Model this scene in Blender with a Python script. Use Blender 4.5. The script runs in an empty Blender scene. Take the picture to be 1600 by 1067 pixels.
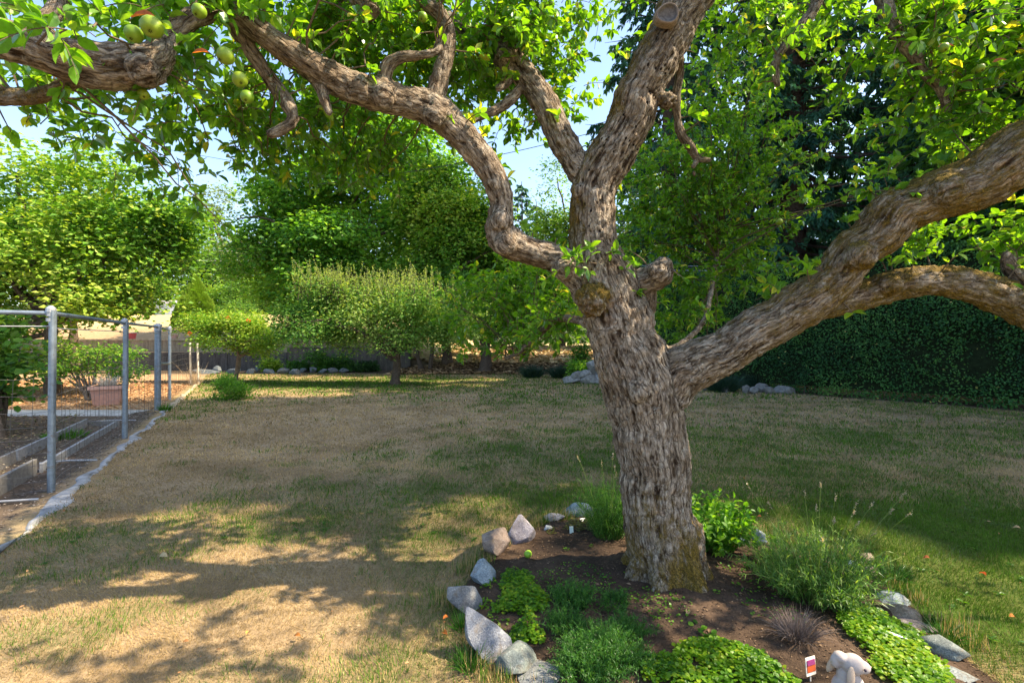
import bpy, math, numpy as np
from mathutils import Vector, Matrix

# ------------------------------------------------------------------ camera, world, sun, exposure
S = bpy.context.scene
COL = S.collection
F = 760.0            # focal length in pixels of a 1600 px wide frame
CH = 1.6             # camera height
cam_d = bpy.data.cameras.new('camera'); cam = bpy.data.objects.new('camera', cam_d); COL.objects.link(cam)
cam_d.sensor_width = 36; cam_d.lens = F / 1600 * 36; cam_d.clip_start = 0.05; cam_d.clip_end = 1500
cam.location = (0, 0, CH); cam.rotation_euler = (math.radians(90), 0, 0)
S.camera = cam
SUN_AZ, SUN_EL = math.radians(95), math.radians(50)   # azimuth from +Y towards +X
world = bpy.data.worlds.new('World'); S.world = world; world.use_nodes = True
wn = world.node_tree; wn.nodes.clear()
sky = wn.nodes.new('ShaderNodeTexSky'); sky.sky_type = 'NISHITA'; sky.sun_disc = False
sky.sun_elevation = SUN_EL; sky.sun_rotation = SUN_AZ; sky.air_density = 1.0; sky.dust_density = 1.6; sky.ozone_density = 1.0
bg = wn.nodes.new('ShaderNodeBackground'); bg.inputs[1].default_value = 0.14
wo = wn.nodes.new('ShaderNodeOutputWorld')
wn.links.new(sky.outputs[0], bg.inputs[0]); wn.links.new(bg.outputs[0], wo.inputs[0])
sd = bpy.data.lights.new('sun', 'SUN'); sd.energy = 5.0; sd.angle = math.radians(0.6); sd.color = (1, 0.82, 0.58)
so = bpy.data.objects.new('sun', sd); COL.objects.link(so)
SV = Vector((math.sin(SUN_AZ) * math.cos(SUN_EL), math.cos(SUN_AZ) * math.cos(SUN_EL), math.sin(SUN_EL)))
so.rotation_euler = SV.to_track_quat('Z', 'Y').to_euler(); so.location = SV * 60
S.view_settings.view_transform = 'Standard'; S.view_settings.look = 'None'
S.view_settings.gamma = 1; S.view_settings.exposure = 1.65; S.view_settings.use_curve_mapping = False
S.render.engine = 'CYCLES'
try:
    S.cycles.max_bounces = 8; S.cycles.diffuse_bounces = 4; S.cycles.glossy_bounces = 2; S.cycles.transmission_bounces = 6
    S.cycles.use_denoising = True; S.cycles.sample_clamp_indirect = 6
except Exception: pass

R = np.random.default_rng(7)
def P(px, py, d): return np.array([(px - 800) / F * d, d, CH - (py - 533.5) / F * d])
def G(px, py, z=0.0):
    d = (CH - z) * F / (py - 533.5)
    return np.array([(px - 800) / F * d, d, z])

# ------------------------------------------------------------------ numpy helpers
def _h(ix, iy, iz, s):
    n = (ix * 374761393 + iy * 668265263 + iz * 2147483647 + s * 1274126177) & 0xffffffff
    n = ((n ^ (n >> 13)) * 1274126177) & 0xffffffff
    n = ((n ^ (n >> 16)) * 2246822519) & 0xffffffff
    return ((n ^ (n >> 15)) & 0xffff) / 65535.0
def vn(p, s=0):
    p = np.asarray(p, float); i = np.floor(p).astype(np.int64); f = p - i; f = f * f * (3 - 2 * f)
    x, y, z = i[..., 0], i[..., 1], i[..., 2]; r = 0
    for a in (0, 1):
        wx = f[..., 0] if a else 1 - f[..., 0]
        for b in (0, 1):
            wy = f[..., 1] if b else 1 - f[..., 1]
            for c in (0, 1):
                wz = f[..., 2] if c else 1 - f[..., 2]
                r = r + wx * wy * wz * _h(x + a, y + b, z + c, s)
    return r
def fbm(p, o=4, s=0):
    p = np.asarray(p, float); r = 0; a = .5; t = 0
    for k in range(o):
        r = r + a * vn(p * (2 ** k) + 17.3 * k, s + k); t += a; a *= .5
    return r / t
def n2(x, y, sc, s=0, o=3): return fbm(np.stack([np.asarray(x) * sc, np.asarray(y) * sc, np.zeros_like(np.asarray(x, float))], -1), o, s)
def unit(v): return v / np.maximum(np.linalg.norm(v, axis=-1, keepdims=True), 1e-9)
def sm(a, b, x): t = np.clip((x - a) / (b - a), 0, 1); return t * t * (3 - 2 * t)
def rdir(n, rng=R): return unit(rng.normal(size=(n, 3)))
def lerp(a, b, t): return a + (b - a) * t
def cat(ctrl, step=.03):
    c = np.array(ctrl, float); c = np.vstack([2 * c[0] - c[1], c, 2 * c[-1] - c[-2]]); out = []
    for i in range(1, len(c) - 2):
        a, b, d, e = c[i - 1], c[i], c[i + 1], c[i + 2]
        n = max(2, int(np.linalg.norm((d - b)[:3]) / step)); t = np.linspace(0, 1, n, endpoint=False)[:, None]
        out.append(.5 * (2 * b + (d - a) * t + (2 * a - 5 * b + 4 * d - e) * t ** 2 + (3 * b - a - 3 * d + e) * t ** 3))
    out.append(c[-2][None]); return np.vstack(out)

class Acc:
    """collects vertices, faces of 3 or 4 corners and per-vertex colours"""
    def __init__(s): s.v = []; s.q = []; s.t = []; s.c = []; s.n = 0
    def add(s, v, q=None, t=None, c=None):
        v = np.asarray(v, float).reshape(-1, 3); s.v.append(v)
        if q is not None and len(q): s.q.append(np.asarray(q).reshape(-1, 4) + s.n)
        if t is not None and len(t): s.t.append(np.asarray(t).reshape(-1, 3) + s.n)
        c = np.ones((len(v), 3)) * .5 if c is None else np.broadcast_to(np.asarray(c, float), (len(v), 3))
        s.c.append(c); s.n += len(v); return s
    def mesh(s, name, off=None, smooth=False):
        v = np.vstack(s.v); c = np.vstack(s.c)
        if off is not None: v = v - np.asarray(off)
        q = np.vstack(s.q) if s.q else np.zeros((0, 4), int); t = np.vstack(s.t) if s.t else np.zeros((0, 3), int)
        me = bpy.data.meshes.new(name); me.vertices.add(len(v)); me.vertices.foreach_set('co', v.astype(np.float32).ravel())
        idx = np.concatenate([q.ravel(), t.ravel()]).astype(np.int32)
        me.loops.add(len(idx)); me.loops.foreach_set('vertex_index', idx)
        st = np.concatenate([np.arange(len(q)) * 4, len(q) * 4 + np.arange(len(t)) * 3]).astype(np.int32)
        me.polygons.add(len(st)); me.polygons.foreach_set('loop_start', st)
        me.polygons.foreach_set('use_smooth', np.full(len(st), smooth))
        a = me.attributes.new('Col', 'FLOAT_COLOR', 'POINT')
        a.data.foreach_set('color', np.hstack([c, np.ones((len(c), 1))]).astype(np.float32).ravel())
        me.update(calc_edges=True); return me

def tag(o, label=None, cat_=None, group=None, kind=None):
    if label: o['label'] = label
    if cat_: o['category'] = cat_
    if group: o['group'] = group
    if kind: o['kind'] = kind
    return o
def thing(name, loc, label, cat_, group=None):
    o = bpy.data.objects.new(name, None); COL.objects.link(o); o.location = loc; o.empty_display_size = .1
    return tag(o, label, cat_, group)
def wloc(o):
    l = Vector(o.location)
    while o.parent: o = o.parent; l = l + Vector(o.location)
    return l
def obj(name, acc, mat, parent=None, smooth=False, loc=None, kind=None, label=None):
    if parent is not None: off = wloc(parent)
    else: off = Vector(loc) if loc is not None else Vector((0, 0, 0))
    me = acc.mesh(name, np.array(off), smooth); me.materials.append(mat)
    o = bpy.data.objects.new(name, me); COL.objects.link(o)
    if parent is not None: o.parent = parent
    elif loc is not None: o.location = loc
    if kind: o['kind'] = kind
    if label: o['label'] = label
    return o

def tubes(acc, Pt, Rd, sides=5, c=None, cap=False):
    """Pt (N,K,3) paths, Rd (N,K) radii"""
    Pt = np.asarray(Pt, float); Rd = np.asarray(Rd, float)
    if Pt.ndim == 2: Pt = Pt[None]; Rd = Rd[None]
    N, K, _ = Pt.shape
    T = np.gradient(Pt, axis=1) if K > 2 else np.repeat(Pt[:, 1:2] - Pt[:, 0:1], 2, 1); T = unit(T)
    ref = np.where(np.abs(T[:, :1, 2:3]) > .9, np.array([1., 0, 0]), np.array([0, 0, 1.])); ref = np.repeat(ref, K, 1)
    U = unit(np.cross(T, ref)); V = np.cross(T, U)
    a = np.arange(sides) / sides * 2 * np.pi
    ring = (np.cos(a)[None, None, :, None] * U[:, :, None] + np.sin(a)[None, None, :, None] * V[:, :, None])
    v = Pt[:, :, None] + ring * Rd[:, :, None, None]
    idx = np.arange(N * K * sides).reshape(N, K, sides); nx = np.roll(idx, -1, 2)
    q = np.stack([idx[:, :-1], nx[:, :-1], nx[:, 1:], idx[:, 1:]], -1).reshape(-1, 4)
    if c is not None:
        c = np.asarray(c, float)
        if c.ndim == 2: c = np.repeat(c, K * sides, 0)
    vv = v.reshape(-1, 3); t = []
    if cap:
        extra = np.concatenate([Pt[:, 0], Pt[:, -1]]); b = len(vv); vv = np.vstack([vv, extra])
        for n in range(N):
            for k in range(sides):
                t.append((idx[n, 0, (k + 1) % sides], idx[n, 0, k], b + n)); t.append((idx[n, -1, k], idx[n, -1, (k + 1) % sides], b + N + n))
        if c is not None and c.ndim == 2 and len(c) == b: c = np.vstack([c, np.repeat(c[:1], 2 * N, 0)])
    acc.add(vv, q, t, c); return acc

LEAF_Q = (np.array([[0, 0, 0], [-.5, .45, .10], [0, 1, -.08], [.5, .45, .10]]), np.array([[0, 3, 2, 1]]), None)
LEAF_F = (np.array([[0, 0, 0], [0, .33, -.02], [0, .68, -.05], [0, 1, -.17], [-.40, .25, .09], [-.46, .58, .08], [.40, .25, .09], [.46, .58, .08], [-.2, .87, -.04], [.2, .87, -.04]]),
          np.array([[1, 6, 7, 2], [1, 2, 5, 4]]), np.array([[0, 6, 1], [0, 1, 4], [2, 7, 9], [2, 9, 3], [2, 3, 8], [2, 8, 5]]))
LEAF_R = (np.array([[0, 0, 0], [-.5, .3, .05], [-.45, .8, .0], [0, 1, .03], [.45, .8, .0], [.5, .3, .05]]), np.array([[0, 5, 4, 3], [0, 3, 2, 1]]), None)
BLADE = (np.array([[-.5, 0, 0], [.5, 0, 0], [.38, .6, .06], [-.38, .6, .06], [0, 1, .3]]), np.array([[0, 1, 2, 3]]), np.array([[3, 2, 4]]))
def leaves(acc, pos, d, nor, L, W, tmpl, c, ret=False):
    tv, tq, tt = tmpl; d = unit(d); x = unit(np.cross(d, nor)); z = np.cross(x, d)
    L = np.broadcast_to(L, len(pos)); W = np.broadcast_to(W, len(pos))
    v = pos[:, None] + x[:, None] * (tv[None, :, 0:1] * W[:, None, None]) + d[:, None] * (tv[None, :, 1:2] * L[:, None, None]) + z[:, None] * (tv[None, :, 2:3] * L[:, None, None])
    k = len(tv); b = (np.arange(len(pos)) * k)[:, None, None]
    q = (tq[None] + b).reshape(-1, 4) if tq is not None else None
    t = (tt[None] + b).reshape(-1, 3) if tt is not None else None
    acc.add(v.reshape(-1, 3), q, t, np.repeat(np.broadcast_to(c, (len(pos), 3)), k, 0))

def pal(t, *cols):
    cols = np.array(cols); t = np.clip(t, 0, .9999) * (len(cols) - 1); i = t.astype(int); f = (t - i)[:, None]
    return cols[i] * (1 - f) + cols[i + 1] * f

def boxv(acc, c, sz, rz=0, c3=None, tilt=(0, 0), taper=1.0):
    x, y, z = np.array(sz) / 2
    v = np.array([[-x, -y, -z], [x, -y, -z], [x, y, -z], [-x, y, -z], [-x * taper, -y * taper, z], [x * taper, -y * taper, z], [x * taper, y * taper, z], [-x * taper, y * taper, z]])
    M = np.array(Matrix.Rotation(rz, 3, 'Z') @ Matrix.Rotation(tilt[0], 3, 'X') @ Matrix.Rotation(tilt[1], 3, 'Y'))
    acc.add(v @ M.T + np.array(c), [[0, 3, 2, 1], [4, 5, 6, 7], [0, 1, 5, 4], [1, 2, 6, 5], [2, 3, 7, 6], [3, 0, 4, 7]], None, c3); return acc

# ------------------------------------------------------------------ materials
class NT:
    def __init__(s, name):
        s.m = bpy.data.materials.new(name); s.m.use_nodes = True; s.t = s.m.node_tree; s.t.nodes.clear()
        s.out = s.n('ShaderNodeOutputMaterial')
    def n(s, ty, ins=None, **kw):
        nd = s.t.nodes.new(ty)
        for k, v in kw.items(): setattr(nd, k, v)
        for k, v in (ins or {}).items():
            if isinstance(v, bpy.types.NodeSocket): s.t.links.new(v, nd.inputs[k])
            else: nd.inputs[k].default_value = v
        return nd
    def noise(s, vec, sc, det=4, rough=.55): return s.n('ShaderNodeTexNoise', {'Vector': vec, 'Scale': sc, 'Detail': det, 'Roughness': rough}).outputs[0]
    def ramp(s, f, pts):
        r = s.n('ShaderNodeValToRGB', {0: f}); e = r.color_ramp.elements
        while len(e) < len(pts): e.new(.5)
        for a, (p, c) in zip(e, pts): a.position = p; a.color = (*c, 1) if len(c) == 3 else c
        return r.outputs[0]
    def math(s, op, a, b=0.0): return s.n('ShaderNodeMath', {0: a, 1: b}, operation=op, use_clamp=False).outputs[0]
    def mix(s, f, a, b, bt='MIX'):
        m = s.n('ShaderNodeMix', data_type='RGBA', blend_type=bt)
        for i, v in ((0, f), (6, a), (7, b)):
            if isinstance(v, bpy.types.NodeSocket): s.t.links.new(v, m.inputs[i])
            else: m.inputs[i].default_value = v if i == 0 else ((*v, 1) if len(v) == 3 else v)
        return m.outputs[2]
    def bump(s, h, st=.5, dist=.01): return s.n('ShaderNodeBump', {'Height': h, 'Strength': st, 'Distance': dist}).outputs[0]
    def bsdf(s, col, rough=.8, nor=None, metal=0.0, spec=.3):
        ins = {'Base Color': col if isinstance(col, bpy.types.NodeSocket) else (*col, 1), 'Roughness': rough, 'Metallic': metal, 'Specular IOR Level': spec}
        if nor is not None: ins['Normal'] = nor
        b = s.n('ShaderNodeBsdfPrincipled', ins); s.t.links.new(b.outputs[0], s.out.inputs[0]); return s.m
    def obj(s): return s.n('ShaderNodeTexCoord').outputs['Object']
    def pos(s): return s.n('ShaderNodeNewGeometry').outputs['Position']
    def attr(s, name, o=0): return s.n('ShaderNodeAttribute', attribute_name=name).outputs[o]

def leaf_mat(name, trans=.42, tcol=(1.5, 1.45, .45), rough=.45, gloss=.06):
    s = NT(name); c = s.attr('Col')
    c2 = s.mix(1.0, c, s.ramp(s.noise(s.pos(), 60, 2), [(.3, (.8, .8, .8)), (.75, (1.15, 1.15, 1.1))]), 'MULTIPLY')
    c2 = s.mix(s.math('MULTIPLY', s.ramp(s.noise(s.pos(), 130, 3, .6), [(.68, (0, 0, 0)), (.73, (1, 1, 1))]), .7), c2, (.16, .10, .03))
    d = s.n('ShaderNodeBsdfDiffuse', {0: c2}).outputs[0]
    t = s.n('ShaderNodeBsdfTranslucent', {0: s.mix(1.0, c2, tcol, 'MULTIPLY')}).outputs[0]
    g = s.n('ShaderNodeBsdfAnisotropic', {'Color': (.9, .95, 1, 1), 'Roughness': rough}).outputs[0]
    m1 = s.n('ShaderNodeMixShader', {0: trans, 1: d, 2: t}).outputs[0]
    lw = s.n('ShaderNodeLayerWeight', {'Blend': .25}).outputs[0]
    m2 = s.n('ShaderNodeMixShader', {0: s.math('MULTIPLY_ADD', lw, .25) if False else s.math('ADD', s.math('MULTIPLY', lw, .12), gloss), 1: m1, 2: g}).outputs[0]
    s.t.links.new(m2, s.out.inputs[0]); return s.m
M = {}
M['leaf'] = leaf_mat('leaf', .56, (2.0, 1.75, .45), .42, .015)
M['leaf_far'] = leaf_mat('leaf_far', .45, (1.7, 1.6, .5), .6, .01)
M['needle'] = leaf_mat('needle', .25, (1.3, 1.4, .6), .6, .01)
M['hedge'] = leaf_mat('hedge', .3, (1.4, 1.4, .4), .4, .012)
M['grass'] = leaf_mat('grass_blade', .3, (1.2, 1.15, .7), .6, .0)

def m_ground():
    s = NT('ground'); p = s.pos()
    f = s.ramp(s.noise(p, 35, 6, .7), [(.25, (.62, .6, .55)), (.5, (.98, .98, .98)), (.78, (1.35, 1.33, 1.25))])
    f2 = s.ramp(s.noise(p, 5, 4, .6), [(.3, (.82, .82, .82)), (.7, (1.15, 1.15, 1.12))])
    c = s.mix(1.0, s.mix(1.0, s.attr('Col'), f, 'MULTIPLY'), f2, 'MULTIPLY')
    return s.bsdf(c, .95, s.bump(s.noise(p, 60, 5, .7), .9, .012), spec=.1)
M['ground'] = m_ground()
def m_vc(name, sc=40, rough=.85, amp=.3, bump=.5, dist=.005, metal=0.0, spec=.3, spk=0):
    s = NT(name); p = s.obj(); n = s.noise(p, sc, 6, .65)
    c = s.mix(1.0, s.attr('Col'), s.ramp(n, [(.3, (1 - amp,) * 3), (.72, (1 + amp,) * 3)]), 'MULTIPLY')
    if spk:
        c = s.mix(s.ramp(s.noise(p, 260, 2, .5), [(.47, (0, 0, 0)), (.56, (1, 1, 1))]), c, s.mix(.5, c, (.65, .66, .7)))
    return s.bsdf(c, rough, s.bump(n, bump, dist), metal, spec)
M['wood'] = m_vc('weathered_wood', 25, .85, .3)
M['bark_far'] = m_vc('tree_bark', 14, .95, .5, .9, .03, spec=.1)
M['twig'] = m_vc('twig_bark', 60, .9, .35, spec=.15)
def m_metal():
    s = NT('galvanised_steel'); p = s.pos(); c = s.mix(1.0, s.attr('Col'), s.ramp(s.noise(p, 16, 6, .7), [(.3, (.7, .7, .7)), (.7, (1.25, 1.25, 1.25))]), 'MULTIPLY')
    c = s.mix(s.math('MULTIPLY', s.ramp(s.noise(p, 9, 6, .75), [(.58, (0, 0, 0)), (.66, (1, 1, 1))]), .6), c, (.16, .10, .065)); return s.bsdf(c, .5, s.bump(s.noise(p, 60, 4), .3, .002), .55, .4)
M['metal'] = m_metal()
M['wire'] = m_vc('wire', 18, .5, .2, .1, .001, .6, .5)
M['terracotta'] = m_vc('terracotta', 16, .85, .2)
M['plastic'] = m_vc('label_plastic', 30, .45, .08, .1, .001, spec=.5)
M['chips'] = m_vc('wood_chips', 50, .95, .35, spec=.05)
M['white_paint'] = m_vc('white_paint', 6, .45, .05, .1, .002)
M['plaster'] = m_vc('weathered_plaster', 22, .8, .12, .5, .004)
M['dryleaf'] = leaf_mat('dry_leaf', .2, (1.2, 1.0, .6), .7, .0)

def m_rock():
    s = NT('field_stone'); p = s.obj(); base = s.attr('Col')
    n = s.noise(p, 9, 6, .65); fine = s.noise(p, 140, 3, .6)
    c = s.mix(1.0, base, s.ramp(n, [(.28, (.5, .5, .52)), (.52, (1, 1, 1)), (.75, (1.45, 1.42, 1.36))]), 'MULTIPLY')
    c = s.mix(1.0, c, s.ramp(fine, [(.36, (.72, .72, .73)), (.5, (1, 1, 1)), (.62, (1.22, 1.22, 1.22))]), 'MULTIPLY')
    v = s.n('ShaderNodeTexVoronoi', {'Vector': p, 'Scale': 5.5}).outputs[0]
    vein = s.ramp(s.noise(p, 4, 5, .8), [(.49, (0, 0, 0)), (.5, (1, 1, 1)), (.51, (0, 0, 0))])
    c = s.mix(s.math('MULTIPLY', vein, .35), c, (.5, .49, .45)); c = s.mix(s.math('MULTIPLY', s.ramp(s.noise(p, 13, 4, .7), [(.52, (0, 0, 0)), (.66, (1, 1, 1))]), .6), c, (.14, .11, .075))
    h = s.math('ADD', s.math('MULTIPLY', n, 1.0), s.math('MULTIPLY', fine, .25))
    return s.bsdf(c, .85, s.bump(h, .8, .012), spec=.25)
M['rock'] = m_rock()
def m_concrete():
    s = NT('old_concrete'); p = s.pos()
    streak = s.n('ShaderNodeMapping', {'Vector': p, 'Scale': (3, 3, .35)}).outputs[0]
    c = s.mix(1.0, s.attr('Col'), s.ramp(s.noise(streak, 2.2, 6, .7), [(.3, (.5, .5, .5)), (.7, (1.3, 1.3, 1.25))]), 'MULTIPLY')
    c = s.mix(1.0, c, s.ramp(s.noise(p, 14, 5, .7), [(.3, (.75, .75, .75)), (.7, (1.2, 1.2, 1.2))]), 'MULTIPLY')
    return s.bsdf(c, .95, s.bump(s.noise(p, 20, 6, .7), .7, .02), spec=.1)
M['concrete'] = m_concrete()
def m_bark():
    s = NT('apple_bark'); b = s.attr('bark', 1); moss_bounce = s.attr('moss_bounce', 2); peck = s.attr('peck', 2); cav = s.attr('cav', 2)
    st = s.n('ShaderNodeMapping', {'Vector': b, 'Scale': (1, 1, .17)}).outputs[0]
    st2 = s.n('ShaderNodeMapping', {'Vector': b, 'Scale': (1, 1, .45)}).outputs[0]
    n1 = s.noise(st, 75, 6, .75); n2_ = s.noise(b, 6, 6, .7); n3 = s.noise(st2, 130, 4, .65)
    dis = s.n('ShaderNodeVectorMath', {0: s.n('ShaderNodeMapping', {'Vector': b, 'Scale': (1, 1, .32)}).outputs[0], 1: s.n('ShaderNodeVectorMath', {0: s.n('ShaderNodeTexNoise', {'Vector': b, 'Scale': 22.0, 'Detail': 4.0}).outputs[1], 'Scale': .045}, operation='SCALE').outputs[0]}, operation='ADD').outputs[0]
    plates = s.n('ShaderNodeTexVoronoi', {'Vector': dis, 'Scale': 27}, feature='DISTANCE_TO_EDGE').outputs[0]
    crack = s.ramp(plates, [(.0, (0, 0, 0)), (.11, (1, 1, 1))])
    cell = s.n('ShaderNodeTexVoronoi', {'Vector': dis, 'Scale': 27}).outputs[1]
    c = s.ramp(n2_, [(.28, (.13, .10, .075)), (.42, (.235, .19, .145)), (.56, (.34, .305, .26)), (.70, (.32, .225, .15))])
    c = s.mix(1.0, c, s.ramp(n1, [(.36, (.12, .09, .075)), (.47, (.7, .68, .66)), (.56, (1.08, 1.08, 1.06)), (.72, (1.5, 1.5, 1.46))]), 'MULTIPLY')
    c = s.mix(1.0, c, s.ramp(cav, [(.12, (.22, .18, .15)), (.5, (.85, .83, .8)), (.9, (1.2, 1.2, 1.2))]), 'MULTIPLY')
    c = s.mix(1.0, c, s.ramp(n3, [(.3, (.72, .7, .68)), (.7, (1.2, 1.2, 1.2))]), 'MULTIPLY')
    c = s.mix(s.math('MULTIPLY', s.math('SUBTRACT', 1.0, crack), s.ramp(s.noise(b, 12, 4, .7), [(.42, (.0, .0, .0)), (.66, (.75, .75, .75))])), c, (.05, .036, .027))
    c = s.mix(1.0, c, s.ramp(cell, [(0, (.86, .85, .84)), (1, (1.14, 1.13, 1.12))]), 'MULTIPLY')
    lich = s.ramp(s.noise(b, 22, 5, .75), [(.60, (0, 0, 0)), (.68, (1, 1, 1))])
    c = s.mix(s.math('MULTIPLY', lich, .55), c, (.5, .5, .44))
    # rows of woodpecker holes
    gm = s.n('ShaderNodeMapping', {'Vector': b, 'Scale': (1, 1, .7)}).outputs[0]
    v = s.n('ShaderNodeTexVoronoi', {'Vector': gm, 'Scale': 34, 'Randomness': .7}).outputs[0]
    hole = s.math('MULTIPLY', s.ramp(v, [(.2, (1, 1, 1)), (.27, (0, 0, 0))]), peck)
    hole = s.math('MULTIPLY', hole, s.ramp(s.noise(b, 9, 2), [(.45, (0, 0, 0)), (.52, (1, 1, 1))]))
    c = s.mix(hole, c, (.015, .01, .008))
    mm = s.n('ShaderNodeMath', {0: s.math('ADD', moss_bounce, s.math('MULTIPLY', s.math('SUBTRACT', s.noise(st2, 24, 7, .8), .5), 2.6)), 1: .5}, operation='SUBTRACT').outputs[0]
    mk = s.ramp(s.math('MULTIPLY', mm, 2.0), [(0, (0, 0, 0)), (1, (.93, .93, .93))])
    mc = s.ramp(s.noise(b, 95, 7, .85), [(.34, (.03, .024, .008)), (.5, (.12, .085, .015)), (.64, (.36, .225, .04))])
    c = s.mix(mk, c, mc)
    h = s.math('ADD', s.math('ADD', s.math('MULTIPLY', n1, 1.0), s.math('MULTIPLY', n3, .5)), s.math('MULTIPLY', s.noise(b, 180, 3, .7), .4))
    h = s.math('SUBTRACT', s.math('ADD', h, s.math('MULTIPLY', crack, .6)), s.math('MULTIPLY', hole, 1.5))
    return s.bsdf(c, .93, s.bump(h, 1.0, .013), spec=.1)
M['bark'] = m_bark()

def m_fruit():
    s = NT('apple_skin'); p = s.obj()
    c = s.mix(1.0, s.attr('Col'), s.ramp(s.noise(p, 60, 3), [(.3, (.85, .85, .85)), (.7, (1.12, 1.12, 1.1))]), 'MULTIPLY')
    c = s.mix(s.math('MULTIPLY', s.ramp(s.noise(p, 90, 4, .7), [(.62, (0, 0, 0)), (.7, (1, 1, 1))]), .5), c, (.10, .09, .02)); return s.bsdf(c, .42, s.bump(s.noise(p, 50, 3), .2, .002), spec=.35)
M['fruit'] = m_fruit()
M['dark'] = m_vc('dark_wood_end', 70, .95, .4, .8, .004)

# ------------------------------------------------------------------ terrain
def H(x, y):
    x = np.asarray(x, float); y = np.asarray(y, float)
    left = sm(-3.5, -7.5, x)
    zl = np.where(y < 26.6, 0, np.where(y < 28.6, 1.0, 1.65 + (y - 28.6) * .165)); zl = np.minimum(zl, 4.0)
    zl = np.where(y < 26.6, 0, zl)
    zr = .45 * sm(24.5, 28, y) + .55 * sm(28, 45, y) + .3 * sm(45, 60, y)
    z = zl * left + zr * (1 - left)
    z = z + .035 * (n2(x, y, .5, 3) - .5) * sm(3, 8, y) * (y < 26)
    z = z + 30 * sm(90, 380, y) * (.3 + .7 * n2(x, y, .01, 5))
    return z
BED = np.array([(1.55, 1.75), (.95, 1.7), (.35, 2.05), (.02, 2.25), (-.18, 2.5), (-.33, 2.85), (-.33, 3.15), (-.17, 3.5), (.02, 3.9), (.25, 4.2), (.62, 4.45), (1.1, 4.4), (1.5, 4.3), (1.85, 4.0), (2.2, 3.75),
                (2.45, 3.45), (2.45, 3.0), (2.38, 2.75), (2.3, 2.45), (2.3, 2.1), (2.15, 1.8)])
def in_poly(x, y, poly):
    x = np.asarray(x); y = np.asarray(y); r = np.zeros(x.shape, bool); j = len(poly) - 1
    for i in range(len(poly)):
        xi, yi = poly[i]; xj, yj = poly[j]
        r ^= ((yi > y) != (yj > y)) & (x < (xj - xi) * (y - yi) / (yj - yi + 1e-12) + xi); j = i
    return r
def poly_dist(x, y, poly):
    d = np.full(np.shape(x), 1e9); pts = np.vstack([poly, poly[:1]])
    for a, b in zip(pts[:-1], pts[1:]):
        ab = b - a; t = np.clip(((x - a[0]) * ab[0] + (y - a[1]) * ab[1]) / (ab @ ab), 0, 1)
        d = np.minimum(d, np.hypot(x - a[0] - t * ab[0], y - a[1] - t * ab[1]))
    return d
FA, FB = np.array([-4.9, 5.17]), np.array([-8.3, 11.4]); FU = (FB - FA) / np.linalg.norm(FB - FA); FN = np.array([FU[1], -FU[0]])   # FN points to the lawn
def fdist(x, y): return (x - FA[0]) * FN[0] + (y - FA[1]) * FN[1]          # signed distance from the fence line, + on the lawn
def falong(x, y): return (x - FA[0]) * FU[0] + (y - FA[1]) * FU[1]
def blob(x, y, cx, cy, rx, ry): return np.exp(-(((x - cx) / rx) ** 2 + ((y - cy) / ry) ** 2))
def greenness(x, y):
    g = .20 + .55 * (n2(x, y, .8, 11) - .5) + .9 * (n2(x, y, 3.0, 12) - .5)
    g = g + 1.25 * blob(x, y, 3.5, 3.5, 2.3, 1.9) + .38 * blob(x, y, -.6, 6.7, 2.2, 1.1) + .35 * blob(x, y, -2.3, 2.6, .7, .35) + .75 * blob(x, y, -7, 18.5, 4.5, 2.8)
    g = g + .5 * blob(x, y, .5, 4.9, 1.3, .6) + .4 * blob(x, y, 4.0, 8.0, 4.0, 1.6) + .22 * blob(x, y, -1.6, 4.3, 1.6, .8) + .3 * blob(x, y, -.5, 2.6, .35, .8)
    g = g - .5 * blob(x, y, -3.6, 9, 3.0, 3.6) - .25 * blob(x, y, -1.8, 3.1, 1.2, .8) + .25 * blob(x, y, 3, 18, 7, 4)
    return np.clip(g, 0, 1)
DRY1, DRY2, DRY3 = np.array([.37, .265, .125]), np.array([.26, .185, .095]), np.array([.50, .38, .20])
GR1, GR2 = np.array([.065, .13, .016]), np.array([.10, .20, .022])
def ground_col(x, y):
    g = greenness(x, y)[..., None]; k = n2(x, y, 2.2, 21)[..., None]
    dry = lerp(np.array([.23, .165, .095]), np.array([.36, .27, .165]), np.clip(k * 1.6 - .3, 0, 1))
    c = lerp(dry, np.array([.08, .10, .025]), g)
    fd = fdist(x, y)[..., None]; al = falong(x, y)[..., None]
    garden = sm(.05, -.05, fd) * (y[..., None] < 24)
    soil = lerp(np.array([.075, .058, .045]), np.array([.13, .10, .075]), k)
    litter = lerp(np.array([.30, .17, .085]), np.array([.42, .29, .17]), np.clip(k * 1.5 - .2, 0, 1))
    lit = sm(10.9, 11.3, y)[..., None]
    c = lerp(c, lerp(soil, litter, lit), garden)
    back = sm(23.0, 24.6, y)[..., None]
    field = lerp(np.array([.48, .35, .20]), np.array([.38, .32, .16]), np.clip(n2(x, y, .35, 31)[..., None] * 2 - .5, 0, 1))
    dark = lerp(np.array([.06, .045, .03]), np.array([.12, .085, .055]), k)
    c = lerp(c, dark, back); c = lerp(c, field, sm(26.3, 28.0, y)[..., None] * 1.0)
    c = lerp(c, np.array([.32, .21, .13]), (sm(-6, -7, x) * (y > 26) * (y < 34))[..., None] * .8)
    c = lerp(c, np.array([.05, .07, .02]), sm(75, 110, y)[..., None])
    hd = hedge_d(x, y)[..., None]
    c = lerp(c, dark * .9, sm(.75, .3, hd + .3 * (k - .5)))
    return c
HEDGE = np.array([(19.0, 4.2), (13.7, 9.6), (12.2, 11.5), (10.1, 14.0), (8.6, 16.3), (7.6, 19.0), (7.0, 22.5)])
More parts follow.
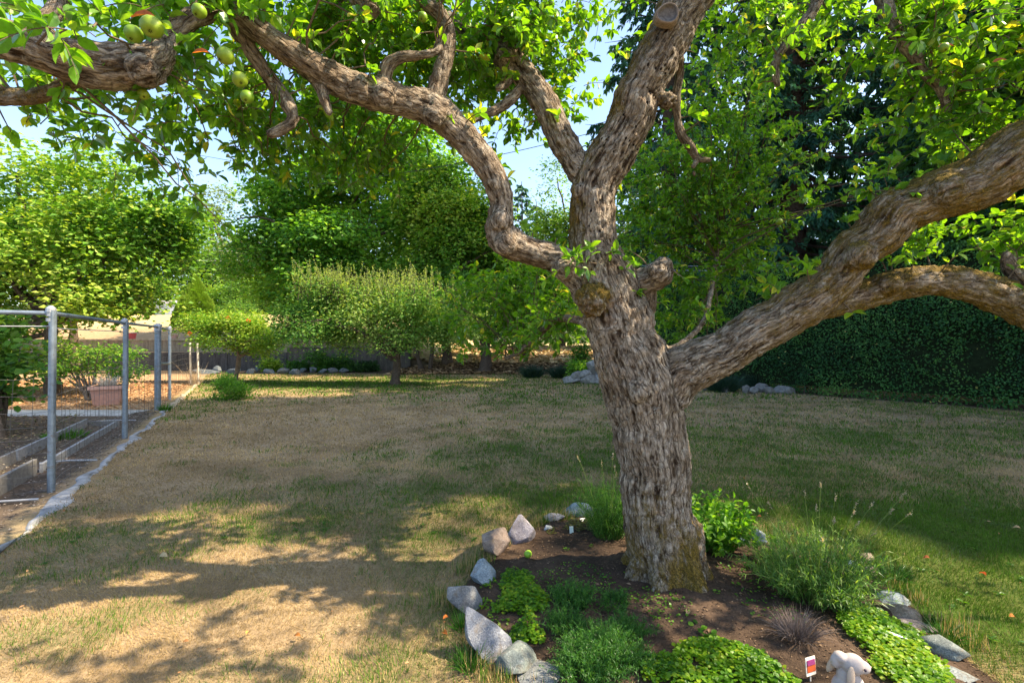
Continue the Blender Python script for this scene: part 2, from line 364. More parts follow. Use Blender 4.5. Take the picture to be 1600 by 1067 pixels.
def hedge_d(x, y):
    d = np.full(np.shape(x), 1e9)
    for a, b in zip(HEDGE[:-1], HEDGE[1:]):
        ab = b - a; t = np.clip(((x - a[0]) * ab[0] + (y - a[1]) * ab[1]) / (ab @ ab), 0, 1)
        d = np.minimum(d, np.hypot(x - a[0] - t * ab[0], y - a[1] - t * ab[1]))
    return d
def grid(xs, ys, zf, cf):
    X, Y = np.meshgrid(xs, ys); a = Acc(); Z = zf(X, Y)
    i = np.arange(X.size).reshape(X.shape)
    q = np.stack([i[:-1, :-1], i[:-1, 1:], i[1:, 1:], i[1:, :-1]], -1).reshape(-1, 4)
    a.add(np.stack([X, Y, Z], -1).reshape(-1, 3), q, None, cf(X, Y).reshape(-1, 3)); return a
xs = np.concatenate([-np.geomspace(400, 12, 46)[:-1], np.arange(-12, -4, .14), np.arange(-4, 5, .07), np.arange(5, 14, .16), np.geomspace(14, 400, 46)])
ys = np.concatenate([-np.geomspace(120, 1, 16), np.arange(-.8, 1.2, .3), np.arange(1.3, 8, .07), np.arange(8, 30, .16), np.geomspace(30, 600, 80)])
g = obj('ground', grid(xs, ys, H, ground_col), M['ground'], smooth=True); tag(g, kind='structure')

# ------------------------------------------------------------------ grass blades (stuff)
def scatter(x0, x1, y0, y1, n):
    return R.uniform(x0, x1, n), R.uniform(y0, y1, n)
def view_ok(x, y, m=1.12): return np.abs(x) < (800 / F) * y * m + .3
def edge_tufts(a, b):
    n = 9000; i = R.integers(0, len(BED), n); j = (i + 1) % len(BED); t = R.random((n, 1)); q = BED[i] * (1 - t) + BED[j] * t; cen = BED.mean(0); o = unit(q - cen); q = q + o * (R.normal(size=(n, 1)) * .05 + .07); x, y = q[:, 0], q[:, 1]
    k = n2(x, y, 5, 19) > .46; x, y = x[k], y[k]; n = len(x); an = R.uniform(0, 6.28, n); isg = R.random(n) < .55; d = np.stack([np.cos(an) * .5, np.sin(an) * .5, np.ones(n)], -1); nor = np.stack([-np.cos(an), -np.sin(an), .4 + 0 * an], -1); L = R.uniform(.04, .10, n)
    for acc, m, c in ((b, isg, lerp(GR1, GR2, R.random((n, 1)))), (a, ~isg, lerp(DRY1, DRY3, R.random((n, 1))))): leaves(acc, np.stack([x, y, 0 * x], -1)[m], d[m], nor[m], L[m], .004, BLADE, c[m])
def make_grass():
    a = Acc(); b = Acc(); edge_tufts(a, b)
    for (y0, y1, dens, L, W) in ((1.9, 3.2, 14000, .034, .0028), (3.2, 4.6, 9500, .036, .0037), (4.6, 6.5, 3300, .045, .006), (6.5, 9, 1500, .05, .010), (9, 13, 600, .06, .017), (13, 24, 170, .07, .034)):
        xr = 1.2 * y1 + .3; n = int(dens * (y1 - y0) * 2 * xr); x, y = scatter(-xr, xr, y0, y1, n)
        k = view_ok(x, y) & (fdist(x, y) > .2) & (hedge_d(x, y) > .75)
        bd = poly_dist(x, y, BED); k &= ~(in_poly(x, y, BED) & (bd > .05 * R.random(n)))
        x, y = x[k], y[k]; n = len(x); g = greenness(x, y); isg = R.random(n) < np.clip(g * 1.15 - .02, 0, 1)
        z = H(x, y) - .002
        lean = np.where(isg, R.uniform(.2, 1.1, n), R.uniform(.5, 2.3, n)); ang = R.uniform(0, 2 * np.pi, n)
        ang = np.where(R.random(n) < .5, ang, 2 * np.pi * n2(x, y, 1.6, 77, 2) * 2)
        d = np.stack([np.cos(ang) * lean, np.sin(ang) * lean, np.full(n, .6)], -1)
        nor = unit(np.stack([-np.cos(ang), -np.sin(ang), lean], -1)) + .5 * rdir(n)
        Ls = L * R.uniform(.4, 1.2, n) * np.where(isg, 1.1, .8) * (1 + 1.0 * sm(.1, 0, bd[k])); Ws = W * R.uniform(.6, 1.3, n)
        t = R.random(n)[:, None]
        cg = lerp(GR1, GR2, t) * (1 + .6 * (R.random((n, 1)) - .5)); cd = np.where(t < .55, lerp(DRY1, DRY2, R.random((n, 1))), lerp(DRY1, DRY3, R.random((n, 1))))
        kd = n2(x, y, 1.3, 55)[:, None]; cd = cd * lerp(.78, 1.2, np.clip(kd * 2 - .5, 0, 1))
        c = np.where(isg[:, None], cg, cd)
        for acc, m in ((b, isg), (a, ~isg)):
            leaves(acc, np.stack([x, y, z], -1)[m], d[m], nor[m], Ls[m], Ws[m], BLADE, c[m])
    o = obj('dry_grass', a, M['grass']); tag(o, 'dry straw coloured grass of the lawn', 'grass', kind='stuff')
    o = obj('green_grass', b, M['grass']); tag(o, 'short green grass growing in patches of the lawn', 'grass', kind='stuff')
make_grass()

# ------------------------------------------------------------------ soil bed round the tree
def bed_z(x, y):
    d = poly_dist(x, y, BED); ins = in_poly(x, y, BED)
    m = sm(0, .5, d) * ins
    return H(x, y) + .012 + .05 * m + .035 * (n2(x, y, 5, 41) - .45) + .018 * (n2(x, y, 22, 42) - .5) + .05 * blob(x, y, 1.0, 3.2, .45, .45)
def bed_col(x, y):
    k = n2(x, y, 4, 43)[..., None]
    return lerp(np.array([.038, .027, .020]), np.array([.095, .065, .047]), np.clip(k * 1.6 - .3, 0, 1))
def make_bed():
    bx = np.arange(-.45, 2.6, .022); by = np.arange(1.6, 4.6, .022); X, Y = np.meshgrid(bx, by)
    keep = in_poly(X, Y, BED) & (poly_dist(X, Y, BED) > .0); Z = np.where(keep, bed_z(X, Y), H(X, Y) - .03)
    i = np.arange(X.size).reshape(X.shape)
    kq = keep[:-1, :-1] | keep[:-1, 1:] | keep[1:, 1:] | keep[1:, :-1]
    q = np.stack([i[:-1, :-1], i[:-1, 1:], i[1:, 1:], i[1:, :-1]], -1)[kq]
    a = Acc().add(np.stack([X, Y, Z], -1).reshape(-1, 3), q, None, bed_col(X, Y).reshape(-1, 3))
    o = obj('soil_bed', a, M['ground'], smooth=True); tag(o, kind='structure')
    # crumbs, bark bits and dead litter on the soil
    n = 12000; x, y = scatter(-.4, 2.5, 1.7, 4.5, n); k = in_poly(x, y, BED); x, y = x[k], y[k]; n = len(x)
    a = Acc(); z = bed_z(x, y) + .003; ang = R.uniform(0, 6.28, n); sz = R.uniform(.004, .02, n) * np.where(R.random(n) < .06, 2.0, 1)
    c = pal(R.random(n), (.03, .022, .016), (.08, .055, .04), (.14, .095, .06), (.28, .20, .13))
    leaves(a, np.stack([x, y, z], -1), np.stack([np.cos(ang), np.sin(ang), R.uniform(-.1, .5, n)], -1), np.array([0, 0, 1]) + .6 * rdir(n), sz, sz * R.uniform(.2, .7, n), LEAF_Q, c)
    o = obj('soil_litter', a, M['chips']); tag(o, 'brown bark crumbs and dead leaf litter on the dark soil', 'litter', kind='stuff')
make_bed()

# ------------------------------------------------------------------ the apple tree
def L_(*pts): return np.array([list(P(px, py, d)) + [r / F * d] for px, py, d, r in pts])
LIMBS = [
 ('trunk', L_((1042, 960, 3.22, 66), (1040, 915, 3.2, 63), (1035, 865, 3.2, 56), (1027, 800, 3.2, 54), (1020, 720, 3.2, 58), (1010, 650, 3.2, 62), (997, 600, 3.2, 62), (982, 550, 3.2, 58), (963, 500, 3.2, 55), (945, 445, 3.2, 52), (930, 390, 3.2, 41), (926, 340, 3.18, 36), (930, 290, 3.17, 38), (952, 245, 3.15, 38), (978, 195, 3.12, 37), (1008, 132, 3.08, 36), (1040, 68, 3.04, 36), (1078, 5, 3.0, 33), (1125, -50, 2.96, 31), (1190, -130, 2.9, 28), (1260, -230, 2.85, 22), (1300, -330, 2.8, 15))),
 ('limb', L_((930, 455, 3.2, 38), (905, 428, 3.17, 29), (870, 404, 3.13, 22), (830, 393, 3.08, 22), (792, 378, 3.03, 26), (779, 352, 3.0, 24), (784, 318, 2.98, 19), (770, 275, 2.94, 20), (742, 235, 2.9, 22), (710, 200, 2.86, 25), (680, 174, 2.82, 28), (640, 160, 2.76, 25), (598, 150, 2.7, 27), (560, 140, 2.64, 26), (520, 124, 2.58, 24), (480, 100, 2.5, 22), (440, 74, 2.42, 20), (400, 44, 2.35, 19), (350, 0, 2.28, 18), (290, -60, 2.2, 16), (230, -120, 2.1, 12))),
 ('limb', L_((935, 300, 3.17, 26), (908, 268, 3.18, 24), (884, 228, 3.2, 22), (858, 175, 3.22, 22), (838, 140, 3.25, 21), (812, 108, 3.28, 20), (795, 88, 3.3, 22), (765, 62, 3.33, 15), (715, 40, 3.36, 13), (670, 5, 3.4, 12), (640, -50, 3.4, 9))),
 ('limb', L_((1010, 640, 3.2, 50), (1045, 600, 3.17, 46), (1085, 572, 3.12, 39), (1135, 546, 3.05, 36), (1190, 514, 2.98, 36), (1250, 478, 2.9, 37), (1295, 440, 2.85, 36), (1342, 388, 2.8, 36), (1400, 335, 2.72, 40), (1465, 302, 2.65, 42), (1530, 280, 2.58, 46), (1600, 240, 2.5, 50), (1680, 190, 2.42, 44), (1800, 90, 2.35, 36), (1900, -50, 2.3, 24))),
 ('limb', L_((1245, 480, 2.9, 28), (1290, 476, 2.9, 24), (1340, 462, 2.9, 24), (1400, 444, 2.88, 25), (1468, 438, 2.85, 25), (1535, 452, 2.82, 27), (1600, 480, 2.78, 30), (1660, 515, 2.74, 28), (1760, 545, 2.7, 24), (1880, 520, 2.65, 16))),
 ('limb', L_((960, 445, 3.2, 26), (988, 441, 3.18, 20), (1010, 436, 3.15, 21), (1030, 425, 3.12, 23), (1036, 408, 3.1, 13))),
 ('limb', L_((1012, 450, 3.2, 16), (1012, 478, 3.28, 14), (1000, 505, 3.36, 12), (985, 540, 3.4, 9))),
 ('limb', L_((-90, 30, 1.75, 26), (-40, 45, 1.8, 28), (0, 62, 1.85, 30), (60, 76, 1.9, 34), (120, 98, 1.95, 36), (175, 108, 2.0, 37), (222, 105, 2.05, 35), (250, 88, 2.1, 26), (262, 60, 2.15, 16), (300, 30, 2.2, 17), (345, 5, 2.28, 18))),
 ('limb', L_((-60, 150, 2.2, 16), (0, 150, 2.2, 15), (60, 150, 2.15, 12), (130, 120, 2.0, 11))),
 ('limb', L_((60, 40, 1.9, 14), (90, 10, 1.95, 13), (80, -40, 2.0, 12))),
 ('limb', L_((597, 145, 2.7, 15), (600, 120, 2.68, 12), (610, 98, 2.67, 12), (632, 89, 2.66, 9), (656, 87, 2.66, 7), (680, 82, 2.68, 7), (690, 60, 2.72, 8))),
 ('limb', L_((672, 172, 2.8, 17), (683, 140, 2.8, 15), (692, 100, 2.8, 14), (700, 60, 2.8, 12), (690, 25, 2.8, 12), (662, 0, 2.78, 13), (640, -40, 2.76, 10))),
 ('limb', L_((720, 205, 2.95, 11), (735, 188, 3.02, 8), (765, 176, 3.1, 8), (795, 160, 3.2, 9), (815, 135, 3.26, 9))),
 ('limb', L_((800, 105, 3.28, 16), (790, 130, 3.2, 9), (778, 140, 3.15, 5))),
 ('limb', L_((355, 20, 2.3, 16), (385, 70, 2.4, 13), (410, 105, 2.45, 12), (430, 135, 2.5, 13), (448, 160, 2.5, 13), (458, 185, 2.5, 10), (445, 200, 2.48, 9), (420, 210, 2.45, 8))),
 ('limb', L_((495, 120, 2.55, 12), (505, 150, 2.55, 9), (515, 178, 2.55, 6))),
 ('limb', L_((545, -40, 2.7, 18), (565, -5, 2.7, 22), (578, 12, 2.7, 20), (562, 30, 2.7, 8))),
 ('limb', L_((1052, 70, 3.08, 14), (1062, 110, 3.2, 8), (1056, 150, 3.25, 8), (1058, 185, 3.3, 7), (1064, 210, 3.3, 8), (1080, 232, 3.3, 7), (1090, 248, 3.32, 6), (1110, 250, 3.34, 4))),
 ('limb', L_((1092, 246, 3.32, 5), (1083, 262, 3.3, 4), (1086, 275, 3.3, 3))),
 ('limb', L_((1290, -30, 3.0, 10), (1268, 20, 3.0, 9), (1240, 58, 3.0, 8), (1215, 88, 3.0, 7), (1212, 118, 3.0, 6), (1216, 135, 3.0, 5))),
 ('limb', L_((1370, -50, 2.75, 15), (1380, 0, 2.75, 13), (1392, 40, 2.75, 11), (1425, 80, 2.75, 11), (1440, 110, 2.75, 8), (1470, 140, 2.75, 8), (1480, 172, 2.75, 7))),
 ('limb', L_((1640, 480, 2.76, 14), (1600, 440, 2.78, 12), (1578, 418, 2.8, 13), (1572, 395, 2.8, 6))),
 ('limb', L_((940, 510, 3.3, 20), (905, 500, 3.5, 8), (870, 500, 3.9, 6), (840, 525, 4.3, 5), (812, 550, 4.6, 4), (790, 560, 4.9, 3))),
 ('limb', L_((1000, 560, 3.35, 22), (1020, 530, 3.6, 8), (1050, 545, 4.1, 6), (1100, 500, 5.0, 4), (1115, 430, 5.6, 4), (1130, 330, 6.0, 3))),
]
# root flare
for (a, rr) in ((200, 9), (245, 11), (300, 10), (340, 10), (20, 10), (95, 9), (150, 9)):
    ca, sa = math.cos(math.radians(a)), math.sin(math.radians(a)); b0 = P(1040, 890, 3.2); cx, cy = b0[0], b0[1]
    LIMBS.append(('root', np.array([[cx + ca * .14, cy + sa * .14, .42, .085], [cx + ca * .185, cy + sa * .185, .2, .07], [cx + ca * .25, cy + sa * .25, .06, .065], [cx + ca * .34, cy + sa * .34, -.03, .04]])))
TREE_BASE = (P(1040, 915, 3.2)[0], 3.2, 0.0)
BUMPS = [(925, 468, 2.99, 27, 2), (1042, 158, 3.05, 14, 1), (790, 382, 2.93, 18, 0), (782, 345, 2.93, 17, 0), (680, 182, 2.74, 17, 0), (560, 140, 2.6, 22, 0), (598, 152, 2.62, 18, 0), (1345, 400, 2.68, 22, 0), (1480, 300, 2.55, 26, 0),
         (1392, 445, 2.8, 17, 0), (1215, 492, 2.9, 18, 0), (790, 95, 3.24, 19, 0), (224, 112, 1.98, 24, 0), (1040, 630, 3.08, 26, 0), (940, 415, 3.12, 26, 0), (1000, 610, 3.0, 22, 0), (1043, 22, 2.96, 22, 0), (1030, 425, 3.05, 18, 0), (880, 420, 3.08, 18, 0), (905, 300, 3.1, 14, 0)]
samples = []   # x y z r branch s  U V
def frames(p):
    T = unit(np.gradient(p, axis=0)); U = np.zeros_like(T); u = np.cross(T[0], [0, 1, .1]); u /= np.linalg.norm(u)
    for i in range(len(T)):
        u = u - T[i] * (u @ T[i]); u /= np.linalg.norm(u); U[i] = u
    return T, U, np.cross(T, U)
def build_wood():
    a = Acc(); S_ = []
    for bi, (nm, c) in enumerate(LIMBS):
        p = cat(c, .03); k = len(p); s = np.concatenate([[0], np.cumsum(np.linalg.norm(np.diff(p[:, :3], axis=0), axis=1))])
        rr = np.maximum(p[:, 3], .006)
        if nm != 'root': rr = rr * .94 * (1 + .08 * (fbm(np.stack([s * 7, s * 0 + bi * 9.1, s * 0], -1), 2) - .5) * 2)
        off = (fbm(np.stack([s * 6, s * 0 + bi * 5.3, s * 0 + np.zeros(k)], -1), 2, 3) - .5)
        pp = p[:, :3] + (np.stack([off, off * 0, -off], -1) * rr[:, None] * .28)
        # end cap rounding
        T, U, V = frames(pp)
        e0 = pp[0] - T[0] * rr[0] * .5; e1 = pp[-1] + T[-1] * rr[-1] * .5
        q = np.vstack([e0, pp, e1]); r2 = np.concatenate([[rr[0] * .55], rr, [rr[-1] * .55]])
        tubes(a, q, r2, 14, cap=True)
        for i in range(k): S_.append([*pp[i], rr[i], bi, s[i], *T[i], *U[i], *V[i]])
    for (px, py, d, r, kind) in BUMPS:
        c = P(px, py, d); r = r / F * d * (.9 if kind == 2 else 1); th = np.linspace(0, math.pi, 9); p = c + np.outer(np.cos(th), [.2, -.3, .93]) * r
        tubes(a, p, np.maximum(np.sin(th) * r, .002), 14, cap=True)
    S_ = np.array(S_)
    me = a.mesh('wood'); o = bpy.data.objects.new('wood_tmp', me); COL.objects.link(o)
    m = o.modifiers.new('r', 'REMESH'); m.mode = 'VOXEL'; m.voxel_size = .0095
    m = o.modifiers.new('s', 'SMOOTH'); m.iterations = 4; m.factor = .5
    dg = bpy.context.evaluated_depsgraph_get(); ev = o.evaluated_get(dg); em = ev.to_mesh()
    n = len(em.vertices); v = np.zeros(n * 3); em.vertices.foreach_get('co', v); v = v.reshape(-1, 3)
    nr = np.zeros(n * 3); em.vertices.foreach_get('normal', nr); nr = nr.reshape(-1, 3)
    nl = len(em.loops); li = np.zeros(nl, int); em.loops.foreach_get('vertex_index', li)
    q = li.reshape(-1, 4) if nl == 4 * len(em.polygons) else None
    if q is None: raise RuntimeError('remesh not quads')
    ev.to_mesh_clear(); bpy.data.objects.remove(o)
    near = np.zeros(n, int); nearL = np.zeros(n, int)
    isroot = np.array([LIMBS[int(b)][0] == 'root' for b in S_[:, 4]])
    for i in range(0, n, 6000):
        dd = np.linalg.norm(v[i:i + 6000, None] - S_[None, :, :3], axis=2); sc = dd - S_[None, :, 3]
        near[i:i + 6000] = np.argmin(sc + isroot * 1e3, 1)
    ns = S_[near]; rel = v - ns[:, :3]
    lx = (rel * ns[:, 9:12]).sum(1); ly = (rel * ns[:, 12:15]).sum(1); ls = ns[:, 5] + (rel * ns[:, 6:9]).sum(1)
    bc = np.stack([lx, ly, ls], -1) + ns[:, 4:5] * 3.7
    rad = ns[:, 3]
    big = sm(.02, .10, rad)
    rid = 1 - np.abs(2 * fbm(bc * np.array([46, 46, 8]) + 1.2 * (fbm(v * 11, 2, 77) - .5)[:, None], 3, 5) - 1)          # ridges that run along the limb
    lump = fbm(v * 9, 3, 8) - .5; mid = fbm(v * 28, 3, 9) - .5; fine = fbm(bc * np.array([95, 95, 34]), 2, 4) - .5
    disp = big * (.009 * (rid - .72) * 1.3 + .010 * fine) + lump * .24 * np.minimum(rad, .07) + mid * .018 * (.6 + big)
    for (px, py, d, r, kind) in BUMPS:
        if kind: dd = np.linalg.norm(v - P(px, py, d), axis=1) / (r / F * d); disp = disp + sm(1.5, 1.0, dd) * r / F * d * (.55 * (fbm(v * 26, 3, 15) - .5) + .35 * (fbm(v * 70, 2, 16) - .5))
    dv = v + nr * disp[:, None]
    cav = np.clip(.55 + big * ((rid - .72) * 1.6 + fine * .9) + mid * .8, 0, 1)
    # mossy patches, and bounce light painted under the right limbs
    bid = ns[:, 4].astype(int); moss_bounce = np.full(n, .17)
    mn = fbm(v * 7, 3, 31)
    moss_bounce = moss_bounce + (bid == 0) * (.22 * sm(.42, .10, v[:, 2]) + .30 * sm(1.05, .25, v[:, 2]) + .5 * sm(.95, .15, v[:, 2]) * sm(.38, .66, fbm(v * np.array([8, 8, 3.5]), 3, 33)))
    up = nr[:, 2]; leftside = -nr[:, 0]
    moss_bounce += (bid == 0) * (v[:, 2] > 1.9) * .42 * sm(.1, .8, leftside) + (bid == 0) * (v[:, 2] > 1.2) * .25 * sm(.3, .9, leftside)
    moss_bounce += ((bid == 3) | (bid == 4)) * (.18 + .26 * sm(1.1, 1.9, v[:, 0]) + .36 * np.abs(up) * sm(1.3, 1.9, v[:, 0]) + .2 * sm(.3, .9, up))  # right limbs: real growth on top, warm bounce light painted on the undersides
    moss_bounce += (bid == 2) * .32 * sm(.35, .65, mn) + (bid == 1) * .1 + (bid == 7) * .12 + ((bid == 8)) * .6
    for (px, py, d, r, kind) in BUMPS:
        if kind:
            c = P(px, py, d); dd = np.linalg.norm(v - c, axis=1) / (r / F * d); moss_bounce = np.maximum(moss_bounce, (.95 if kind == 2 else .6) * sm(1.7, .95, dd) * (1 if kind == 1 else .75 + .4 * sm(-.3, .5, up)))
    peck = ((bid == 0) * sm(2.05, 2.3, v[:, 2]) * sm(3.6, 3.2, v[:, 2])).astype(float)
    root = thing('apple_tree', TREE_BASE, 'large old apple tree with leaning grey trunk and knotty limbs in the stone ringed bed', 'tree')
    fb = bid[q[:, 0]]
    # small limbs merge into the limb they stand on is avoided: each is a part
    for b in range(len(LIMBS)):
        if LIMBS[b][0] == 'root': continue
        f = q[fb == b]
        if not len(f): continue
        u, inv = np.unique(f, return_inverse=True); acc = Acc().add(dv[u], inv.reshape(-1, 4))
        nm = 'trunk' if b == 0 else 'limb'
        ob = obj(nm, acc, M['bark'], root, smooth=True); m_ = ob.data
        for an, arr in (('moss_bounce', moss_bounce[u]), ('peck', peck[u]), ('cav', cav[u])):
            at = m_.attributes.new(an, 'FLOAT', 'POINT'); at.data.foreach_set('value', arr.astype(np.float32))
        at = m_.attributes.new('bark', 'FLOAT_VECTOR', 'POINT'); at.data.foreach_set('vector', bc[u].astype(np.float32).ravel())
    return root, S_
TREE, SMP = build_wood()
LP = SMP[:, :3]
# pruning scar
c = P(1043, 22, 2.845); a = Acc(); nrm = unit(np.array([-.12, -1, -.15])); e1 = unit(np.cross(nrm, [0, 0, 1])); e2 = np.cross(nrm, e1)
th = np.linspace(0, 2 * np.pi, 25)[:-1]; rings = []
for rr, hh in ((.074, -.05), (.07, .0), (.062, .014), (.053, .010), (.050, -.004), (.03, -.006), (.012, -.009)):
    w = 1 + .06 * np.sin(3 * th + 1) ; rings.append(c + (np.outer(np.cos(th) * w, e1) + np.outer(np.sin(th) * w * .85, e2)) * rr + nrm * hh)
v = np.vstack(rings + [[c - nrm * .01]]); q = [[k * 24 + j, k * 24 + (j + 1) % 24, (k + 1) * 24 + (j + 1) % 24, (k + 1) * 24 + j] for k in range(6) for j in range(24)]
cc = np.vstack([np.tile([.22, .17, .13], (72, 1)), np.tile([.13, .12, .12], (len(v) - 72, 1))])
obj('pruning_scar', a.add(v, q, [[144 + j, 144 + (j + 1) % 24, 168] for j in range(24)], cc), M['dark'], TREE, smooth=True, label='round dark grey pruning cut on the upper limb')

# foliage of the apple tree
REG = [ # px, py, rx, ry, d0, d1, density
 (330, 50, 110, 55, 2.0, 2.6, .9), (300, 150, 120, 65, 2.2, 3.0, .8), (235, 235, 75, 50, 2.4, 3.0, .6), (400, 190, 80, 60, 2.7, 3.3, .7), (470, 50, 110, 60, 2.7, 3.5, 1.1), (510, 215, 120, 60, 3.1, 3.9, .9), (560, 270, 80, 40, 3.3, 4.0, .55),
 (560, 60, 80, 60, 2.9, 3.6, 1.2), (620, 45, 80, 60, 2.9, 3.6, 1.0), (640, 110, 60, 40, 3.2, 3.8, .8), (740, 45, 110, 55, 2.7, 3.5, 1.2), (850, 45, 85, 65, 2.9, 3.7, 1.3), (870, 150, 50, 45, 3.3, 4, .8), (765, 120, 60, 50, 3.5, 4.1, 1.0), (800, 200, 45, 28, 3.7, 4.2, .55),
 (50, 180, 80, 35, 2.1, 2.7, .3), (60, 10, 80, 40, 1.9, 2.5, .5), (150, 175, 90, 45, 2.2, 2.8, .7), (316, 322, 22, 20, 2.3, 2.5, .7), (200, 30, 50, 50, 2.2, 2.6, .5),
 (1150, 45, 70, 60, 3.4, 4.4, 1.0), (1225, 80, 50, 60, 3.2, 4.2, .5), (1120, 170, 75, 80, 4.6, 5.8, 0.7), (1020, 250, 50, 60, 5.0, 6.2, 0.6), (1060, 310, 80, 80, 5.0, 6.5, 1.1), (1150, 300, 90, 95, 5.0, 6.5, 0.95), (1180, 190, 60, 60, 4.8, 5.8, 0.55), (1000, 340, 45, 70, 5.5, 7.0, 0.8), (1080, 420, 95, 75, 5.2, 6.8, 0.85), (1060, 510, 65, 55, 5.5, 6.8, 0.9), (1180, 400, 50, 60, 5.4, 6.4, 0.7),
 (1400, 70, 85, 75, 2.3, 3.2, .9), (1235, 70, 40, 45, 2.7, 3.1, .6), (1500, 40, 110, 60, 2.4, 3.2, 1.4), (1550, 120, 90, 80, 2.3, 3.1, 1.5), (1480, 200, 80, 50, 2.6, 3.2, 1.1), (1560, 220, 60, 40, 2.6, 3.2, 1.1), (1390, 285, 50, 22, 2.6, 2.9, .8), (1480, 375, 110, 30, 3.0, 3.6, .8), (1570, 385, 60, 40, 2.7, 3.3, .9), (1310, 15, 60, 35, 3, 3.8, .5),
 (430, 240, 70, 40, 2.9, 3.5, .7), (250, 120, 70, 60, 1.9, 2.4, .7), (120, 60, 70, 50, 1.5, 1.8, .35), (700, 130, 60, 50, 3.1, 3.8, .9), (590, 20, 120, 40, 2.6, 3.2, 1.0), (960, 20, 40, 30, 3.4, 4.0, .5), (620, 215, 60, 40, 3.6, 4.2, .5), 
 (1215, 468, 38, 22, 2.85, 3.0, .9), (850, 510, 60, 35, 3.7, 4.2, .8), (830, 440, 100, 45, 4.2, 5.4, 1.1), (850, 500, 95, 45, 4.2, 5.4, 1.2), (765, 480, 60, 55, 4.4, 5.4, 1.1), (775, 530, 70, 28, 4.6, 5.4, .7), (912, 412, 22, 18, 2.9, 3.0, 1.6), (710, 470, 40, 50, 4.8, 5.6, .5),
]
tw_p, tw_q, reach = [], [], []
def bez(a, b, c, n): t = np.linspace(0, 1, n)[:, None]; return (1 - t) ** 2 * a + 2 * t * (1 - t) * b + t ** 2 * c
TW, TWR, LPOS, LDIR, LNOR, LSZ, LT = [], [], [], [], [], [], []
def grow(centre, ext, ntw, nbr, up=.35):
    d = np.linalg.norm(LP - centre, axis=1); near = np.argsort(d)[:40]
    anchors = []
    for k in range(nbr):
        an = centre + ext * R.uniform(-.75, .75, 3); st = LP[near[R.integers(len(near))]]; st = LP[np.argmin(np.linalg.norm(LP - (st * .6 + an * .4), axis=1))]
        ln = np.linalg.norm(an - st); mid = (st + an) / 2 + R.normal(size=3) * ln * .12 + np.array([0, 0, .10 * ln])
        path = bez(st, mid, an, 7); path[1:-1] += R.normal(size=(5, 3)) * .015
        TW.append(path); TWR.append(np.linspace(.0035 + .003 * ln, .003, 7)); anchors.append(path)
    for k in range(ntw):
        if R.random() < .72: p0 = centre + ext * (rdir(1)[0] * R.random() ** .4)
        else: pth = anchors[R.integers(nbr)]; p0 = pth[R.integers(3, 7)]
        pth = anchors[R.integers(nbr)]; out = p0 - pth[4]
        dr = unit(unit(out + 1e-6) * .5 + R.normal(size=3) * .5 + np.array([0, 0, up])); ln = R.uniform(.10, .22)
        p1 = p0 + dr * ln + np.array([0, 0, -.2 * ln]); path = bez(p0, p0 + dr * ln * .5 + np.array([0, 0, .02]), p1, 7)
        TW.append(path); TWR.append(np.linspace(.0026, .0012, 7))
        m = R.integers(7, 13); t = R.uniform(.1, 1, m); idx = np.clip((t * 6).astype(int), 0, 6); pos = path[idx]
        side = rdir(m); side = unit(side - dr * (side @ dr)[:, None]); ld = unit(side * .8 + dr * .7 * t[:, None] + np.array([0, 0, -.18]) + .25 * rdir(m))
        LPOS.append(pos); LDIR.append(ld); LNOR.append(unit(np.array([0, 0, 1.0]) + .75 * rdir(m))); LSZ.append(R.uniform(.04, .08, m)); LT.append(np.clip(R.normal(.38, .16, m) + (R.random(m) < .03) * .6, 0, 1))
for (px, py, rx, ry, d0, d1, den) in REG:
    d = (d0 + d1) / 2; c = P(px, py, d); e = np.array([rx / F * d, (d1 - d0) / 2, ry / F * d]); area = math.pi * e[0] * e[2]
    grow(c, e, max(3, int(area * (330 if px < 900 and py < 300 else 215) * den)), max(2, min(9, int(area * 14))), .3)
# short fruiting spurs straight off the limbs
sp_ = [i for i in range(len(SMP)) if SMP[i, 3] > .02 and SMP[i, 2] > 1.75 and SMP[i, 4] < len(LIMBS) - 7]
for i in R.choice(sp_, 210, replace=False):
    sg = SMP[i]; up_ = unit(R.normal(size=3) * .8 + np.array([0, 0, .7])); up_ = unit(up_ - sg[6:9] * (up_ @ sg[6:9])); p0 = sg[:3] + up_ * sg[3] * .9; ln = R.uniform(.03, .14)
    path = bez(p0, p0 + up_ * ln * .6, p0 + up_ * ln + R.normal(size=3) * .02, 7); TW.append(path); TWR.append(np.linspace(.0055, .002, 7)); m = R.integers(3, 9)
    pos = path[R.integers(3, 7, m)]; ld = unit(rdir(m) + up_ * .7); LPOS.append(pos); LDIR.append(ld); LNOR.append(unit(np.array([0, 0, 1.0]) + .7 * rdir(m))); LSZ.append(R.uniform(.04, .085, m)); LT.append(np.clip(R.normal(.5, .2, m), 0, 1))
# canopy above and beyond the frame; some clumps added to cast dapples
for (x, y, z, ex, ey, ez, n) in ((-1.2, 2.7, 3.55, 1.0, .8, .3, 55), (-.2, 3.9, 3.9, 1.0, .8, .4, 60), (-2.2, 2.2, 3.2, .8, .8, .4, 45), (1.5, 2.1, 3.6, .8, .35, .25, 55), (-.2, 2.2, 3.5, .6, .35, .2, 25), (-.8, 1.95, 3.5, .7, .4, .2, 90), (3.6, 2.2, 3.4, 1.1, .9, .6, 150), (4.4, 3.2, 2.8, .9, .9, .7, 120), (2.4, 3.3, 4.0, .9, .8, .4, 80), (2.6, 6.2, 3.9, 1.1, .6, .4, 70),
                                (3.3, 4.6, 3.3, .8, .8, .6, 70), (3.0, 1.2, 3.2, .9, .8, .4, 60), (-1.5, 4.2, 3.7, .9, .8, .35, 50)):
    grow(np.array([x, y, z]), np.array([ex, ey, ez]), n, 6, .3)
